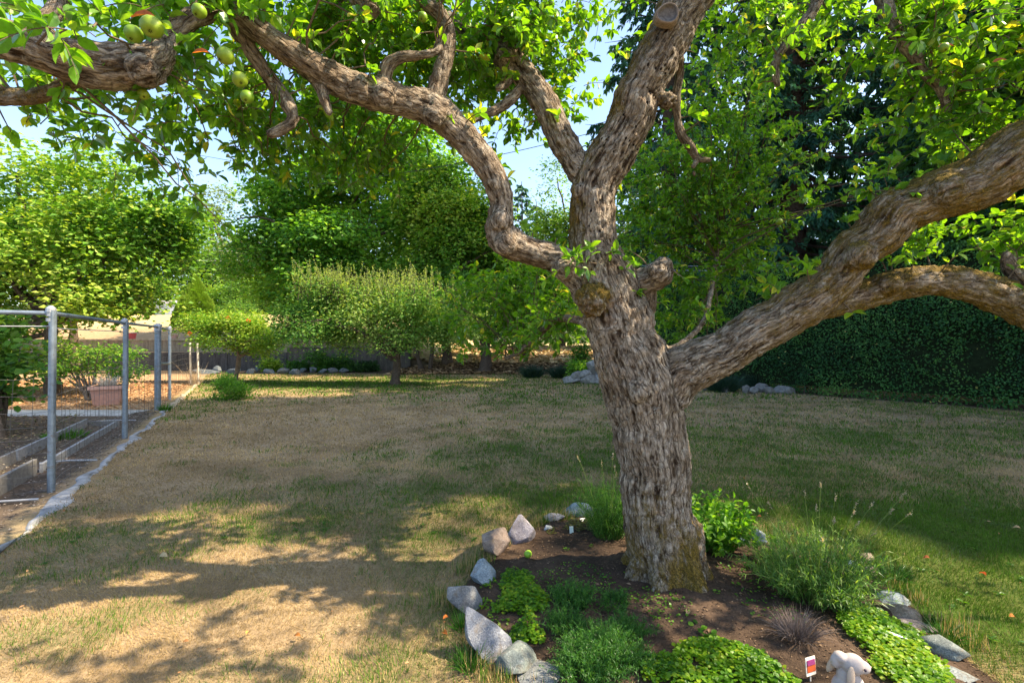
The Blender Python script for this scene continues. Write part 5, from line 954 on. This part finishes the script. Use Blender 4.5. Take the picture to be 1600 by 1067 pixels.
# small dead leaves and weeds scattered in the lawn
n = 1500; x = R.uniform(-8, 9, n); y = 1.9 + 11 * R.random(n) ** 1.4; k = (fdist(x, y) > .2) & (hedge_d(x, y) > .8) & ~in_poly(x, y, BED); x, y = x[k], y[k]; n = len(x); an = R.uniform(0, 6.28, n); a = Acc(); s_ = R.uniform(.010, .03, n) * (y / 4) ** .5
leaves(a, np.stack([x, y, H(x, y) + .012 + .012 * R.random(n)], -1), np.stack([np.cos(an), np.sin(an), R.uniform(-.2, .3, n)], -1), np.array([0, 0, 1]) + .5 * rdir(n), s_, s_ * .55, LEAF_F, pal(R.random(n), (.16, .09, .045), (.34, .2, .09), (.45, .34, .2), (.4, .16, .05)))
o = obj('lawn_litter', a, M['dryleaf']); tag(o, 'small dead leaves scattered over the dry lawn', 'leaf litter', kind='stuff')
n = 420; x = R.uniform(-4.5, 5.5, n); y = 1.9 + 6 * R.random(n); k = (fdist(x, y) > .3) & ~in_poly(x, y, BED) & (greenness(x, y) > .3); x, y = np.repeat(x[k], 8), np.repeat(y[k], 8); n = len(x); an = R.uniform(0, 6.28, n); a = Acc(); s_ = R.uniform(.02, .045, n)
leaves(a, np.stack([x, y, H(x, y) + .008], -1), np.stack([np.cos(an), np.sin(an), R.uniform(.1, .6, n)], -1), np.tile([0, 0, 1.0], (n, 1)) + .2 * rdir(n), s_, s_ * .35, LEAF_F, pal(R.random(n), (.04, .12, .02), (.09, .22, .03)))
o = obj('lawn_weeds', a, M['leaf']); tag(o, 'small rosettes of green weeds in the lawn', 'weeds', kind='stuff')

# fallen leaves that lie alone
for k, (px, py, s, col, lb) in enumerate(((262, 876, .075, (.50, .40, .24), 'curled pale dead leaf on the lawn at the left'), (1190, 812, .04, (.4, .14, .06), 'reddish dead leaf on the lawn behind the lavender'), (1453, 878, .045, (.35, .12, .05), 'dark red dead leaf on the green grass at the right'), (1541, 906, .045, (.6, .15, .04), 'bright orange red leaf on the green grass at the right'), (1576, 971, .04, (.6, .25, .07), 'orange leaf near the right edge of the picture'), (692, 975, .04, (.6, .2, .05), 'upper orange leaf left of the speckled slab'), (699, 1000, .045, (.6, .2, .05), 'lower orange leaf left of the speckled slab'), (1075, 978, .05, (.45, .33, .17), 'curled tan leaf on the soil before the trunk'), (470, 1002, .04, (.45, .2, .06), 'brown leaf on the sunlit grass at the bottom'), (1595, 831, .05, (.5, .35, .2), 'tan dead leaf at the right edge'), (385, 1000, .035, (.6, .35, .1), 'small orange leaf on the sunlit grass'), (295, 1010, .03, (.5, .25, .1), 'small brown leaf on the sunlit grass left'))):
    q = G(px, py); q[2] = float(H(q[0], q[1])) + .03 if not in_poly(np.array(q[0]), np.array(q[1]), BED) else float(bed_z(np.array(q[0]), np.array(q[1]))) + .008
    tv = LEAF_F[0].copy(); tv[:, 2] = tv[:, 2] * 2.2 + .12 * np.sin(tv[:, 1] * 3.1); a = Acc(); an = R.uniform(0, 6.28)
    leaves(a, q[None], np.array([[math.cos(an), math.sin(an) * .5, .1]]), np.array([[0, -.5, 1.0]]), s, s * .6, (tv, LEAF_F[1], LEAF_F[2]), np.array(col)); o = obj('fallen_leaf', a, M['dryleaf'], None, loc=q); tag(o, lb, 'leaf')

# ------------------------------------------------------------------ wire fence on the left
def make_fence():
    rt = thing('wire_fence', (FA[0], FA[1], 0), 'wire garden fence on grey steel posts with pipe rails along the left of the lawn', 'fence'); mc = (.22, .27, .32)
    posts = [((-5.9, 3.95), 1.93, .034), ((-4.9, 5.17), 1.93, .034), ((-6.37, 8.0), 1.93, .038), ((-8.3, 11.4), 1.97, .066), ((-9.36, 13.3), 1.97, .036)]
    def pipe(nm, a_, b_, r, par=rt, mat='metal', c=mc, sd=12):
        ac = Acc(); t = np.linspace(0, 1, 5)[:, None]; p = np.array(a_) * (1 - t) + np.array(b_) * t; tubes(ac, p, np.full(5, r), sd, np.array([c]), cap=True); return obj(nm, ac, M[mat], par, smooth=False)
    for (x, y), h, r in posts:
        po = pipe('post', (x, y, -.1), (x + (.02 if h < 1.95 else 0), y, h), r)
        ac = Acc(); tubes(ac, np.array([[x, y, h - .02], [x, y, h + .02], [x, y, h + .05]]), np.array([r * 1.35, r * 1.3, r * .5]), 12, np.array([(.4, .42, .44)]), cap=True); obj('cap', ac, M['metal'], po)
        for zz in (h - .10, h - .045): ac = Acc(); tubes(ac, np.array([[x, y, zz - .018], [x, y, zz + .018]]), np.array([r * 1.22] * 2), 12, np.array([(.42, .44, .46)]), cap=True); obj('clamp', ac, M['metal'], po)
    ends = [(-8.6, 2.9, 1.86)] + [(p[0][0], p[0][1], p[1] - .03) for p in (posts[1:4])] + [(-9.36, 13.3, 1.9)]
    ends[0] = (-6.6, 4.2, 1.90)
    for a_, b_ in zip(ends[:-1], ends[1:]): pipe('rail', a_, b_, .023)
    for k, (a_, b_) in enumerate(zip(ends[:-1], ends[1:])): pipe('wire', (a_[0], a_[1], a_[2] - .16), (b_[0], b_[1], b_[2] - .16 + .02), .006, sd=5, mat='wire', c=(.5, .5, .5))
    pipe('gate_brace', (-8.3, 11.4, 1.08), (-9.36, 13.3, 1.0), .03)
    # twisted wire ties that hold the rails and the mesh to the posts
    for (x, y), h, r in posts[1:]:
        for zz in (.25, .62, 1.0, h - .2):
            ac = Acc(); t_ = np.linspace(0, 5 * math.pi, 22); tubes(ac, np.column_stack([x + np.cos(t_) * (r + .004), y + np.sin(t_) * (r + .004), zz + t_ * .0025]), np.full(22, .0022), 4, np.array([(.2, .15, .11)])); obj('tie', ac, M['wire'], rt)
    # mesh of welded wire between the posts
    runs = [((-6.6, 4.2), (-4.9, 5.17)), ((-4.9, 5.17), (-6.37, 8.0)), ((-6.37, 8.0), (-8.3, 11.4)), ((-8.3, 11.4), (-9.36, 13.3)), ((-9.36, 13.3), (-11.9, 18.2))]
    for a_, b_ in runs:
        a_ = np.array(a_); b_ = np.array(b_); L = np.linalg.norm(b_ - a_); ac = Acc(); nv = int(L / .15); top = 1.2
        s = np.linspace(0, 1, nv + 1)[1:-1]; px_ = a_[None] * (1 - s[:, None]) + b_[None] * s[:, None]; wig = .012 * R.normal(size=(len(s), 3))
        P_ = np.stack([np.column_stack([px_ + wig[:, :2], np.full(len(s), .02)]), np.column_stack([px_ + wig[:, 1:], np.full(len(s), .6)]), np.column_stack([px_ + wig[:, :2], np.full(len(s), top)])], 1)
        tubes(ac, P_, np.full((len(s), 3), .0022), 3, np.tile([.12, .11, .10], (len(s), 1)))
        hs = np.array([.04, .12, .2, .3, .42, .55, .7, .86, 1.03, 1.2]); t = np.linspace(0, 1, 9)
        Q = np.stack([np.column_stack([(a_[None] * (1 - t[:, None]) + b_[None] * t[:, None]) + .01 * R.normal(size=(9, 2)), h + .012 * R.normal(size=9)]) for h in hs]); tubes(ac, Q, np.full((len(hs), 9), .0022), 3, np.tile([.16, .15, .14], (len(hs), 1)))
        obj('wire_mesh', ac, M['wire'], rt, kind='stuff')
    # two pale posts at the far end
    x, y = -11.9, 18.2
    for k, dx in enumerate((-.12, .16)): pipe('post', (x + dx, y, 0), (x + dx - .03, y, 1.55), .035, c=(.62, .58, .52), mat='wood')
make_fence()
# weathered concrete kerb along the lawn
def strip(name, a_, b_, w, z0, z1, col, mat, n=60, seed=1, wob=.05, parent=None, kind=None, loc=None, label=None, cat_=None):
    a_ = np.array(a_, float); b_ = np.array(b_, float); u = (b_ - a_) / np.linalg.norm(b_ - a_); nn = np.array([u[1], -u[0]]); t = np.linspace(0, 1, n); L = np.linalg.norm(b_ - a_); r = np.random.default_rng(seed)
    w1 = w / 2 + wob * 2 * (fbm(np.stack([t * L * 2.5, t * 0, t * 0], -1), 3, seed) - .5); w2 = w / 2 + wob * 2 * (fbm(np.stack([t * L * 2.5, t * 0 + 5, t * 0], -1), 3, seed) - .5); c = a_ + (b_ - a_) * t[:, None]
    zt = z1 + .02 * (fbm(np.stack([t * L * 4, t * 0, t * 0 + 2], -1), 3, seed) - .5)
    rows = [(c + nn * (w1 + .015)[:, None], np.full(n, z0)), (c + nn * w1[:, None], zt - .01), (c + nn * (w1 - .02)[:, None], zt), (c, zt + .006), (c - nn * (w2 - .02)[:, None], zt), (c - nn * w2[:, None], zt - .01), (c - nn * (w2 + .015)[:, None], np.full(n, z0))]
    v = np.stack([np.column_stack([p, z]) for p, z in rows], 1); k = len(rows); i = np.arange(n * k).reshape(n, k); q = np.stack([i[:-1, :-1], i[:-1, 1:], i[1:, 1:], i[1:, :-1]], -1).reshape(-1, 4)
    cc = np.array(col) * (1 + .3 * (fbm(v.reshape(-1, 3) * 6, 3, seed)[:, None] - .5)); o = obj(name, Acc().add(v.reshape(-1, 3), q, None, cc), M[mat], parent, smooth=True, loc=loc)
    if kind: o['kind'] = kind
    if cat_: tag(o, label, cat_)
    return o
ka = FA + FN * .2; strip('kerb', ka - FU * 2.6, ka + FU * 6.9, .12, -.05, .012, (.34, .345, .35), 'concrete', 160, 5, .13, kind='structure')
strip('kerb', ka + FU * 7.0, ka + FU * 14.6, .13, -.05, .03, (.42, .34, .25), 'concrete', 80, 6, .05, kind='structure')
strip('path', (-20, 10.85), (-8.35, 10.85), .85, -.03, .022, (.40, .40, .39), 'concrete', 80, 7, .04, kind='structure')
# raised beds of boards
def board(a_, b_, h, th, col, seed, rt, nm='board', z=0.0):
    a_ = np.array(a_, float); b_ = np.array(b_, float); L = np.linalg.norm(b_ - a_); c = (a_ + b_) / 2; ac = Acc(); boxv(ac, (c[0], c[1], z + h / 2 - .02), (L, th, h + .04), math.atan2(b_[1] - a_[1], b_[0] - a_[0]), col, (.03 * (seed % 3 - 1), 0)); o = obj(nm, ac, M['wood'], rt)
    m = o.modifiers.new('b', 'BEVEL'); m.width = .006; m.segments = 2; return o
rt = thing('raised_bed', (-6.4, 7.2, 0), 'long raised garden bed of grey weathered boards inside the fence', 'garden bed'); wc = (.19, .18, .165)
board((-4.9, 4.2), (-5.74, 5.85), .19, .045, wc, 1, rt); board((-5.76, 5.95), (-7.42, 9.1), .11, .04, (.24, .25, .26), 2, rt)
board((-5.75, 4.8), (-6.6, 6.45), .15, .04, wc, 3, rt); board((-6.62, 6.5), (-8.0, 9.15), .15, .04, (.22, .225, .23), 4, rt); board((-7.42, 9.18), (-8.05, 9.2), .10, .04, wc, 5, rt)
def chips(x0, x1, y0, y1, n, sel, z, cols, size, label, name, cat_, seed):
    r = np.random.default_rng(seed); x = r.uniform(x0, x1, n); y = r.uniform(y0, y1, n); k = sel(x, y); x, y = x[k], y[k]; m = len(x); an = r.uniform(0, 6.28, m); s = size * r.uniform(.4, 1.4, m) * (y / 7) ** .5
    a = Acc(); leaves(a, np.stack([x, y, H(x, y) + z * r.random(m) + .004], -1), np.stack([np.cos(an), np.sin(an), r.uniform(-.1, .5, m)], -1), np.array([0, 0, 1]) + .7 * rdir(m, r), s, s * r.uniform(.25, .6, m), LEAF_Q, pal(r.random(m), *cols)); o = obj(name, a, M['chips']); tag(o, label, cat_, kind='stuff')
chips(-9, -3.5, 2.6, 11, 16000, lambda x, y: (fdist(x, y) < .1) & (fdist(x, y) > -.52), .02, ((.05, .04, .035), (.12, .10, .085), (.22, .19, .165), (.34, .3, .26)), .035, 'dark wood chip mulch between the boards and the kerb', 'mulch', 'mulch', 401)
chips(-9.5, -4, 4, 9.3, 12000, lambda x, y: (fdist(x, y) < -.5) & (fdist(x, y) > -1.15), .11, ((.09, .08, .05), (.20, .17, .12), (.34, .29, .21), (.10, .12, .05)), .035, 'pale straw and dead litter filling the boarded bed', 'bed_litter', 'litter', 402)
chips(-20, -7, 11.3, 19.5, 22000, lambda x, y: fdist(x, y) < 0, .02, ((.20, .10, .04), (.40, .22, .10), (.55, .38, .22), (.3, .13, .06)), .055, 'orange brown fallen leaves covering the ground behind the path', 'leaf_litter', 'leaf litter', 403)
chips(-14, -6.5, 4, 10.4, 9000, lambda x, y: fdist(x, y) < -1.2, .03, ((.06, .045, .03), (.16, .11, .07), (.3, .22, .13), (.06, .11, .02)), .05, 'brown litter under the broad leaved shrub', 'shrub_litter', 'litter', 404)
chips(-6, 9, 23.5, 27, 9000, lambda x, y: fdist(x, y) > 0, .05, ((.05, .035, .02), (.14, .09, .05), (.28, .18, .09), (.5, .35, .2)), .12, 'dark leaf litter under the far trees', 'forest_litter', 'litter', 405)
chips(-12, 16, 26.8, 45, 14000, lambda x, y: x > -4.5, .08, ((.35, .24, .12), (.5, .36, .2), (.6, .48, .28), (.2, .16, .06)), .2, 'dry golden stubble in the sunlit field', 'stubble', 'dry grass', 406)
for (a_, b_, lb) in (((-5.55, 4.55), (-4.72, 4.85), 'white pipe lying across the mulch in front of the first fence post'), ((-6.1, 6.28), (-5.5, 6.45), 'white pipe lying across the mulch behind the first fence post'), ((-8.2, 9.6), (-7.5, 9.7), 'far white pipe lying across the mulch near the path')):
    ac = Acc(); tubes(ac, np.array([[*a_, .03], [(a_[0] + b_[0]) / 2, (a_[1] + b_[1]) / 2, .045], [*b_, .03]]), np.array([.011] * 3), 8, np.array([(.36, .37, .38)]), cap=True); o = obj('pipe', ac, M['plastic'], None, loc=(*a_, .03)); tag(o, lb, 'pipe')
# grass tuft in the bed, hose-like dry stems
clump('grass_patch', (-7.35, 8.0, .02), 'patch of bright green grass behind the boards of the garden bed', 'grass', 260, .14, .55, .006, BRI, spread=.9, kind='blade', seed=411)
clump('weed_tuft', (-8.05, 11.3, .0), 'green tuft at the foot of the thick corner post', 'weeds', 120, .18, .22, .005, BRI, spread=.9, kind='blade', seed=412)

# broad leaved shrub at the far left, small fruit tree, potted plant
def shrub(loc, lobes, label, cat_, seed, stems=5, **kw):
    base = np.array([loc[0], loc[1], float(H(loc[0], loc[1]))]); rt = thing(kw.pop('name', 'shrub'), base, label, cat_); lb = np.array(lobes, float).copy(); lb[:, :3] += base; a = Acc(); sc = kw.pop('stemc', (.10, .08, .06)); sr = kw.pop('stemr', .025); cl = crown(a, lb, seed=seed, **kw); obj('foliage', a, M['leaf_far'], rt, kind='stuff'); r = np.random.default_rng(seed)
    for k in range(stems):
        e = cl[r.integers(len(cl))]; s = base + np.array([r.normal() * .05, r.normal() * .05, -.02]); ac = Acc(); path = bez(s, (s * .6 + e * .4) + np.array([0, 0, .2 * (e[2] - s[2])]) + r.normal(size=3) * .06, e, 7); tubes(ac, path, np.linspace(sr, sr * .25, 7), 6, np.array([sc])); obj('stem', ac, M['bark_far'], rt, smooth=True)
    return rt
shrub((-8.75, 8.3), [(-.5, 0, 1.45, 1.0, .8, .65), (.15, 0, 1.1, .55, .6, .5), (-1.2, .2, 1.2, 1, .8, .9), (-.2, 0, 1.9, .7, .6, .3)], 'dark broad leaved shrub with a leaning trunk at the left edge', 'shrub', 501, stems=8, ncl=420, nper=9, size=.11, cols=GREEN_MID, clr=.13, flat=.6, thr=.3, wid=.8, stemr=.06, tmpl=LEAF_R)
ac = Acc(); p = cat([[-8.45, 8.0, -.05, .09], [-8.6, 8.1, .3, .075], [-8.9, 8.2, .7, .06], [-9.0, 8.3, 1.2, .04]], .1); tubes(ac, p[:, :3], p[:, 3], 9, np.array([[.13, .10, .075]])); o = obj('tree_stump', ac, M['bark_far'], None, smooth=True, loc=(-8.45, 8.0, 0)); tag(o, 'leaning grey stem in front of the broad leaved shrub', 'stem')
shrub((P(135, 612, 13)[0], 13.2), [(-.5, 0, .95, .8, .5, .35), (.6, 0, .85, .9, .5, .33), (0, 0, 1.35, .7, .5, .3), (.9, 0, 1.25, .4, .4, .3), (-.8, 0, 1.5, .5, .4, .35)], 'small sunlit fruit tree with sparse light leaves behind the fence', 'tree', 502, stems=16, ncl=420, nper=8, size=.095, cols=GREEN_YEL, clr=.10, flat=.7, thr=.35, wid=.55, stemr=.03, name='fruit_tree', stemc=(.2, .15, .11))
shrub((P(360, 622, 13.4)[0], 13.4), [(0, 0, .32, .46, .4, .3), (-.15, 0, .48, .25, .25, .2), (.3, 0, .25, .25, .25, .2)], 'round bright green bush on the lawn before the flowering tree', 'bush', 503, stems=10, ncl=330, nper=10, size=.07, cols=BRI, clr=.06, flat=1, thr=.2, wid=.45, updir=1.0, stemr=.01)
def planter():
    b = G(170, 632); b[2] = 0; rt = thing('planter_pot', b, 'square pinkish terracotta planter with a dead plant behind the path', 'pot'); a = Acc(); w, h = .66, .48
    boxv(a, b + [0, 0, h / 2], (w * .78, w * .78, h), .5, (.50, .27, .20), taper=1.22); obj('pot', a, M['terracotta'], rt)
    for k in range(4):
        a = Acc(); an = .5 + k * math.pi / 2; boxv(a, b + [math.sin(an) * w * .49, -math.cos(an) * w * .49, h - .03], (w * 1.05, .05, .08), an, (.56, .33, .25)); obj('rim', a, M['terracotta'], rt)
    a = Acc(); boxv(a, b + [0, 0, h + .004], (w * .88, w * .88, .01), .5, (.1, .07, .05)); obj('soil', a, M['ground'], rt)
    clump('dead_plant', (b[0], b[1], h), 'pale dead twiggy plant growing in the terracotta planter', 'plant', 160, .30, .32, .005, ((.35, .3, .24), (.5, .45, .38), (.62, .58, .5)), spread=1.0, kind='blade', seed=421, mat='chips')
planter()
def round_pot(px, py, d, w, col, label):
    b = P(px, py, d); rt = thing('flower_pot', b, label, 'pot'); a = Acc(); z = np.array([0, .02, .3, .36, .36, .42, .42, .34]) * w / .4; r = np.array([.12, .13, .18, .185, .205, .21, .18, .17]) * w / .4
    tubes(a, np.column_stack([np.zeros(8), np.zeros(8), z]) + b, r, 18, np.array([col]), cap=True); obj('pot', a, M['terracotta'], rt, smooth=False); a = Acc(); n = 40; dd = rdir(n); dd[:, 2] = abs(dd[:, 2]); leaves(a, b + [0, 0, w] + dd * w * .5, dd, rdir(n), .12, .05, LEAF_Q, pal(R.random(n), *GREEN_YEL)); obj('foliage', a, M['leaf_far'], rt, kind='stuff')
round_pot(206, 533, 28.9, .48, (.55, .10, .10), 'red flower pot standing on the top of the tan wall')
round_pot(273, 533, 28.9, .36, (.5, .3, .24), 'pale terracotta flower pot on the tan wall behind the fence end')

# ------------------------------------------------------------------ retaining walls
def wall(name, x0, x1, y, z0, z1, th, col, label, seg, capc=None):
    rt = thing(name, (x0, y, z0), label, 'wall'); n = int((x1 - x0) / seg); w = (x1 - x0) / n
    for k in range(n):
        a = Acc(); c = np.array(col) * (1 + .25 * (R.random() - .5)); boxv(a, (x0 + w * (k + .5), y + th / 2 + .012 * R.normal(), (z0 + z1) / 2 + .008 * R.normal()), (w - .015, th, z1 - z0), 0, c); obj('panel', a, M['concrete'], rt)
        if capc is not None: a = Acc(); boxv(a, (x0 + w * (k + .5), y + th / 2 - .02, z1 + .045), (w - .008, th + .08, .07), 0, capc); obj('coping', a, M['concrete'], rt)
XA, XB, XC = P(-150, 0, 26.5)[0], P(450, 0, 26.5)[0], P(642, 0, 26.5)[0]
wall('retaining_wall', XA, XB - .02, 26.4, -.1, 1.0, .3, (.085, .08, .078), 'dark lower retaining wall behind the fence end and the flowering tree', 1.6)
wall('retaining_wall', XB, XC, 26.4, -.1, 1.28, .3, (.12, .105, .09), 'dark stained wall section behind the low rock row', 1.6, (.20, .17, .14))
wall('terrace_wall', P(-150, 0, 28.5)[0], P(462, 0, 28.5)[0], 28.4, .9, 1.66, .25, (.34, .27, .20), 'tan upper terrace wall above the dark retaining wall', 1.2, (.42, .36, .28))
# above ground pool on the terrace
def pool():
    x0, x1 = P(212, 0, 42)[0], P(284, 0, 42)[0]; cx = (x0 + x1) / 2 + .4; r = (x1 - x0) / 2 + .3; z0 = float(H(cx, 43)) - .05; rt = thing('swimming_pool', (cx, 44.5, z0), 'white above ground pool on the upper terrace beside the cone shaped conifer', 'pool'); th = np.linspace(0, 2 * np.pi, 33)[:-1]
    def ringm(nm, rr, z1, z2, col, mat):
        for k in range(32):
            t1, t2 = th[k], th[k] + 2 * np.pi / 32 * .985; v = []
            for t in (t1, t2):
                for q in (rr, rr - .08):
                    for z in (z1, z2): v.append([cx + math.cos(t) * q, 44.5 + math.sin(t) * q * .75, z])
            a = Acc().add(np.array(v), [[0, 4, 5, 1], [2, 3, 7, 6], [1, 5, 7, 3], [0, 2, 6, 4], [0, 1, 3, 2], [4, 6, 7, 5]], None, col)
            obj(nm, a, M[mat], rt)
    ringm('wall_panel', r, z0, z0 + 1.0, (.52, .60, .72), 'white_paint'); ringm('rim', r + .09, z0 + 1.0, z0 + 1.25, (.8, .8, .82), 'white_paint')  # white wall tinted bluish and darker than the rim: shade painted in
    a = Acc(); v = np.array([[cx + math.cos(t) * (r - .1), 44.5 + math.sin(t) * (r - .1) * .75, z0 + .9] for t in th] + [[cx, 44.5, z0 + .9]]); a.add(v, None, [[k, (k + 1) % 32, 32] for k in range(32)], (.2, .4, .5)); obj('water', a, M['fruit'], rt)
pool()
# shrubs on the terrace and behind
def cone_con():
    x, y = P(306, 0, 34)[0], 34; z = float(H(x, y)); rt = thing('dwarf_conifer', (x, y, z), 'neat cone shaped light green conifer on the terrace', 'conifer'); n = 30000; t = R.random(n) ** .8; an = R.uniform(0, 6.28, n); hh = 3.7; r = 1.5 * (1 - t ** 1.5) * (.72 + .5 * fbm(np.stack([np.cos(an) * 4, np.sin(an) * 4, t * 14], -1), 3)); o = np.stack([np.cos(an), np.sin(an), np.full(n, .5)], -1)
    pos = np.array([x, y, z]) + np.stack([np.cos(an) * r, np.sin(an) * r, t * hh], -1); a = Acc(); leaves(a, pos - o * .08, o + np.array([0, 0, .8]) + .4 * rdir(n), o + .5 * rdir(n), .16, .05, LEAF_Q, pal(np.clip(.5 + .2 * R.normal(size=n), 0, 1), (.11, .22, .02), (.23, .38, .03), (.40, .52, .06))); obj('crown', a, M['needle'], rt, kind='stuff'); a = Acc(); tubes(a, np.array([[x, y, z - .1], [x, y, z + 3]]), np.array([.12, .03]), 8, np.array([[.1, .07, .05]])); obj('trunk', a, M['bark_far'], rt)
cone_con()
for k, (px, d, w, h, lb, cols) in enumerate(((215, 43.5, 2.6, 1.2, 'low bluish shrub before the white pool', ((.05, .10, .05), (.08, .15, .07), (.13, .2, .1))), (235, 50, 6, 4.6, 'tall mixed shrub behind the left end of the pool', GREEN_YEL), (330, 50, 5.5, 5.0, 'bright feathery cedar shrub behind the cone conifer', GREEN_YEL), (390, 49, 5.5, 4.8, 'light green shrub right of the cone conifer', GREEN_MID), (440, 47, 5, 4.0, 'dark green shrub near the foot of the maple', GREEN_DARK), (170, 49, 6, 4.8, 'reddish tinged shrub at the left of the terrace', GREEN_MID), (365, 38, 3.0, 1.9, 'juniper spreading over the terrace edge', GREEN_MID), (100, 46, 7, 5, 'green shrub hidden behind the sunlit left tree', GREEN_MID), (500, 44, 6, 4.4, 'green shrub low under the maple boughs', GREEN_MID), (560, 46, 6, 4.4, 'dim green shrub further right under the maple', GREEN_DARK), (640, 46, 6, 3.6, 'green shrub beyond the wide apple tree', GREEN_MID))):
    x = P(px, 0, d)[0]; shrub((x, d), [(0, 0, h * .5, w / 2, w / 3, h * .5), (w * .25, 0, h * .4, w / 3, w / 3, h * .45), (-w * .25, .3, h * .45, w / 3, w / 3, h * .4)], lb, 'shrub', 520 + k, stems=4, ncl=300 if w > 4 else 160, nper=13, size=.24 if w > 4 else .16, cols=cols, clr=.42 if w > 4 else .22, thr=.3, updir=.5)
for k, (px, y, w, h, lb, cols) in enumerate(((500, 25.5, 1.5, 1.1, 'leafy green plant against the stained wall', BRI), (530, 25.6, 1.3, .9, 'second leafy plant right against the stained wall', HERB), (422, 25.5, .9, .8, 'yellowish small plant at the wall foot', GREEN_YEL), (465, 25.6, 1.2, .6, 'low green plant at the wall foot', HERB), (570, 25.6, 1.3, .5, 'dark low plant at the right end of the wall', GREEN_DARK), (905, 24.5, .9, 2.3, 'slim tall light green shrub at the edge of the dry field', BRI), (912, 20.6, 1.0, .8, 'leafy green plant beside the rock pile', BRI), (985, 26, 3, 2.6, 'dull shrub behind the leaning trunk', GREEN_MID), (1060, 22, 3, 1.6, 'green shrub between the trunk and the hedge', GREEN_DARK))):
    x = P(px, 0, y)[0]; shrub((x, y), [(0, 0, h * .5, w / 2, w / 2.5, h * .5), (w * .2, 0, h * .35, w / 3, w / 3, h * .35)], lb, 'plant' if w < 2 else 'shrub', 560 + k, stems=4, ncl=170, nper=10, size=.13, cols=cols, clr=.12, thr=.25, updir=.4, flat=.8, stemr=.015)
for k, (px, y, w, lb) in enumerate(((832, 21.5, 1.15, 'left dark blue green lavender mound at the far bed edge'), (875, 21.3, 1.05, 'right dark blue green lavender mound at the far bed edge'), (1128, 15.6, 1.3, 'dark green lavender mound at the hedge foot'), (1185, 16.4, .9, 'small dark green mound behind the hedge foot rocks'))):
    x = P(px, 0, y)[0]; clump('lavender', (x, y, float(H(x, y))), lb, 'plant', 900, .62, w * .55, .006, ((.02, .06, .045), (.04, .10, .065), (.08, .15, .09)), spread=1.1, kind='blade', seed=580 + k)
# little stick trellis at the hedge foot
rt = thing('stick_frame', (*G(1213, 604)[:2], 0), 'small frame of pale sticks standing at the hedge foot', 'trellis'); b = np.array([*G(1213, 604)[:2], 0])
for (p0, p1) in (((-.1, 0, 0), (-.05, 0, .55)), ((.1, 0, 0), (.06, 0, .58)), ((-.09, 0, .18), (.09, 0, .42)), ((-.09, 0, .3), (.08, 0, .5)), ((.15, 0, 0), (.3, .05, .2))):
    a = Acc(); tubes(a, np.array([p0, p1]) + b, np.array([.012, .010]), 5, np.array([[.45, .40, .32]])); obj('stick', a, M['wood'], rt)
clump('dry_stems', (-11.75, 18.0, 0), 'dry pale stems growing round the two pale fence posts', 'plant', 60, 1.0, .35, .006, ((.4, .3, .18), (.5, .4, .26), (.6, .5, .36)), spread=.6, kind='blade', seed=590, mat='chips')

# ------------------------------------------------------------------ overhead cables
def cable(a_, b_, sag, label, r=.02, col=(.03, .03, .035)):
    a_, b_ = np.array(a_), np.array(b_); t = np.linspace(0, 1, 24)[:, None]; p = a_ * (1 - t) + b_ * t; p[:, 2] -= (sag * 4 * t * (1 - t))[:, 0]; ac = Acc(); tubes(ac, p, np.full(24, r), 6, np.array([col])); o = obj('overhead_cable', ac, M['wire'], None, loc=a_); tag(o, label, 'cable')
cable(P(-200, 160, 26), P(1100, 160, 26), -.0, 'dark overhead cable crossing the sky behind the raised limbs', .016) if False else cable(P(480, 290, 22), P(1120, 150, 20), .5, 'dark overhead cable crossing the sky between the raised limbs', .014)
cable(P(120, 205, 30), P(640, 290, 34), .3, 'overhead cable sloping down behind the leaves at the upper left', .015)
cable(P(960, 414, 17), P(1500, 404, 14.6), .12, 'upper pale cable in front of the hedge top', .008, (.35, .38, .42)); cable(P(960, 420, 17), P(1500, 414, 14.6), .12, 'lower pale cable in front of the hedge top', .009, (.4, .43, .47))
for k, (ya, yb) in enumerate(((376, 372), (388, 386), (404, 400))): cable(P(200, ya, 44), P(560, yb, 44), .3, ('top', 'middle', 'bottom')[k] + ' one of three thin distant wires above the terrace shrubs', .018, (.45, .47, .48))
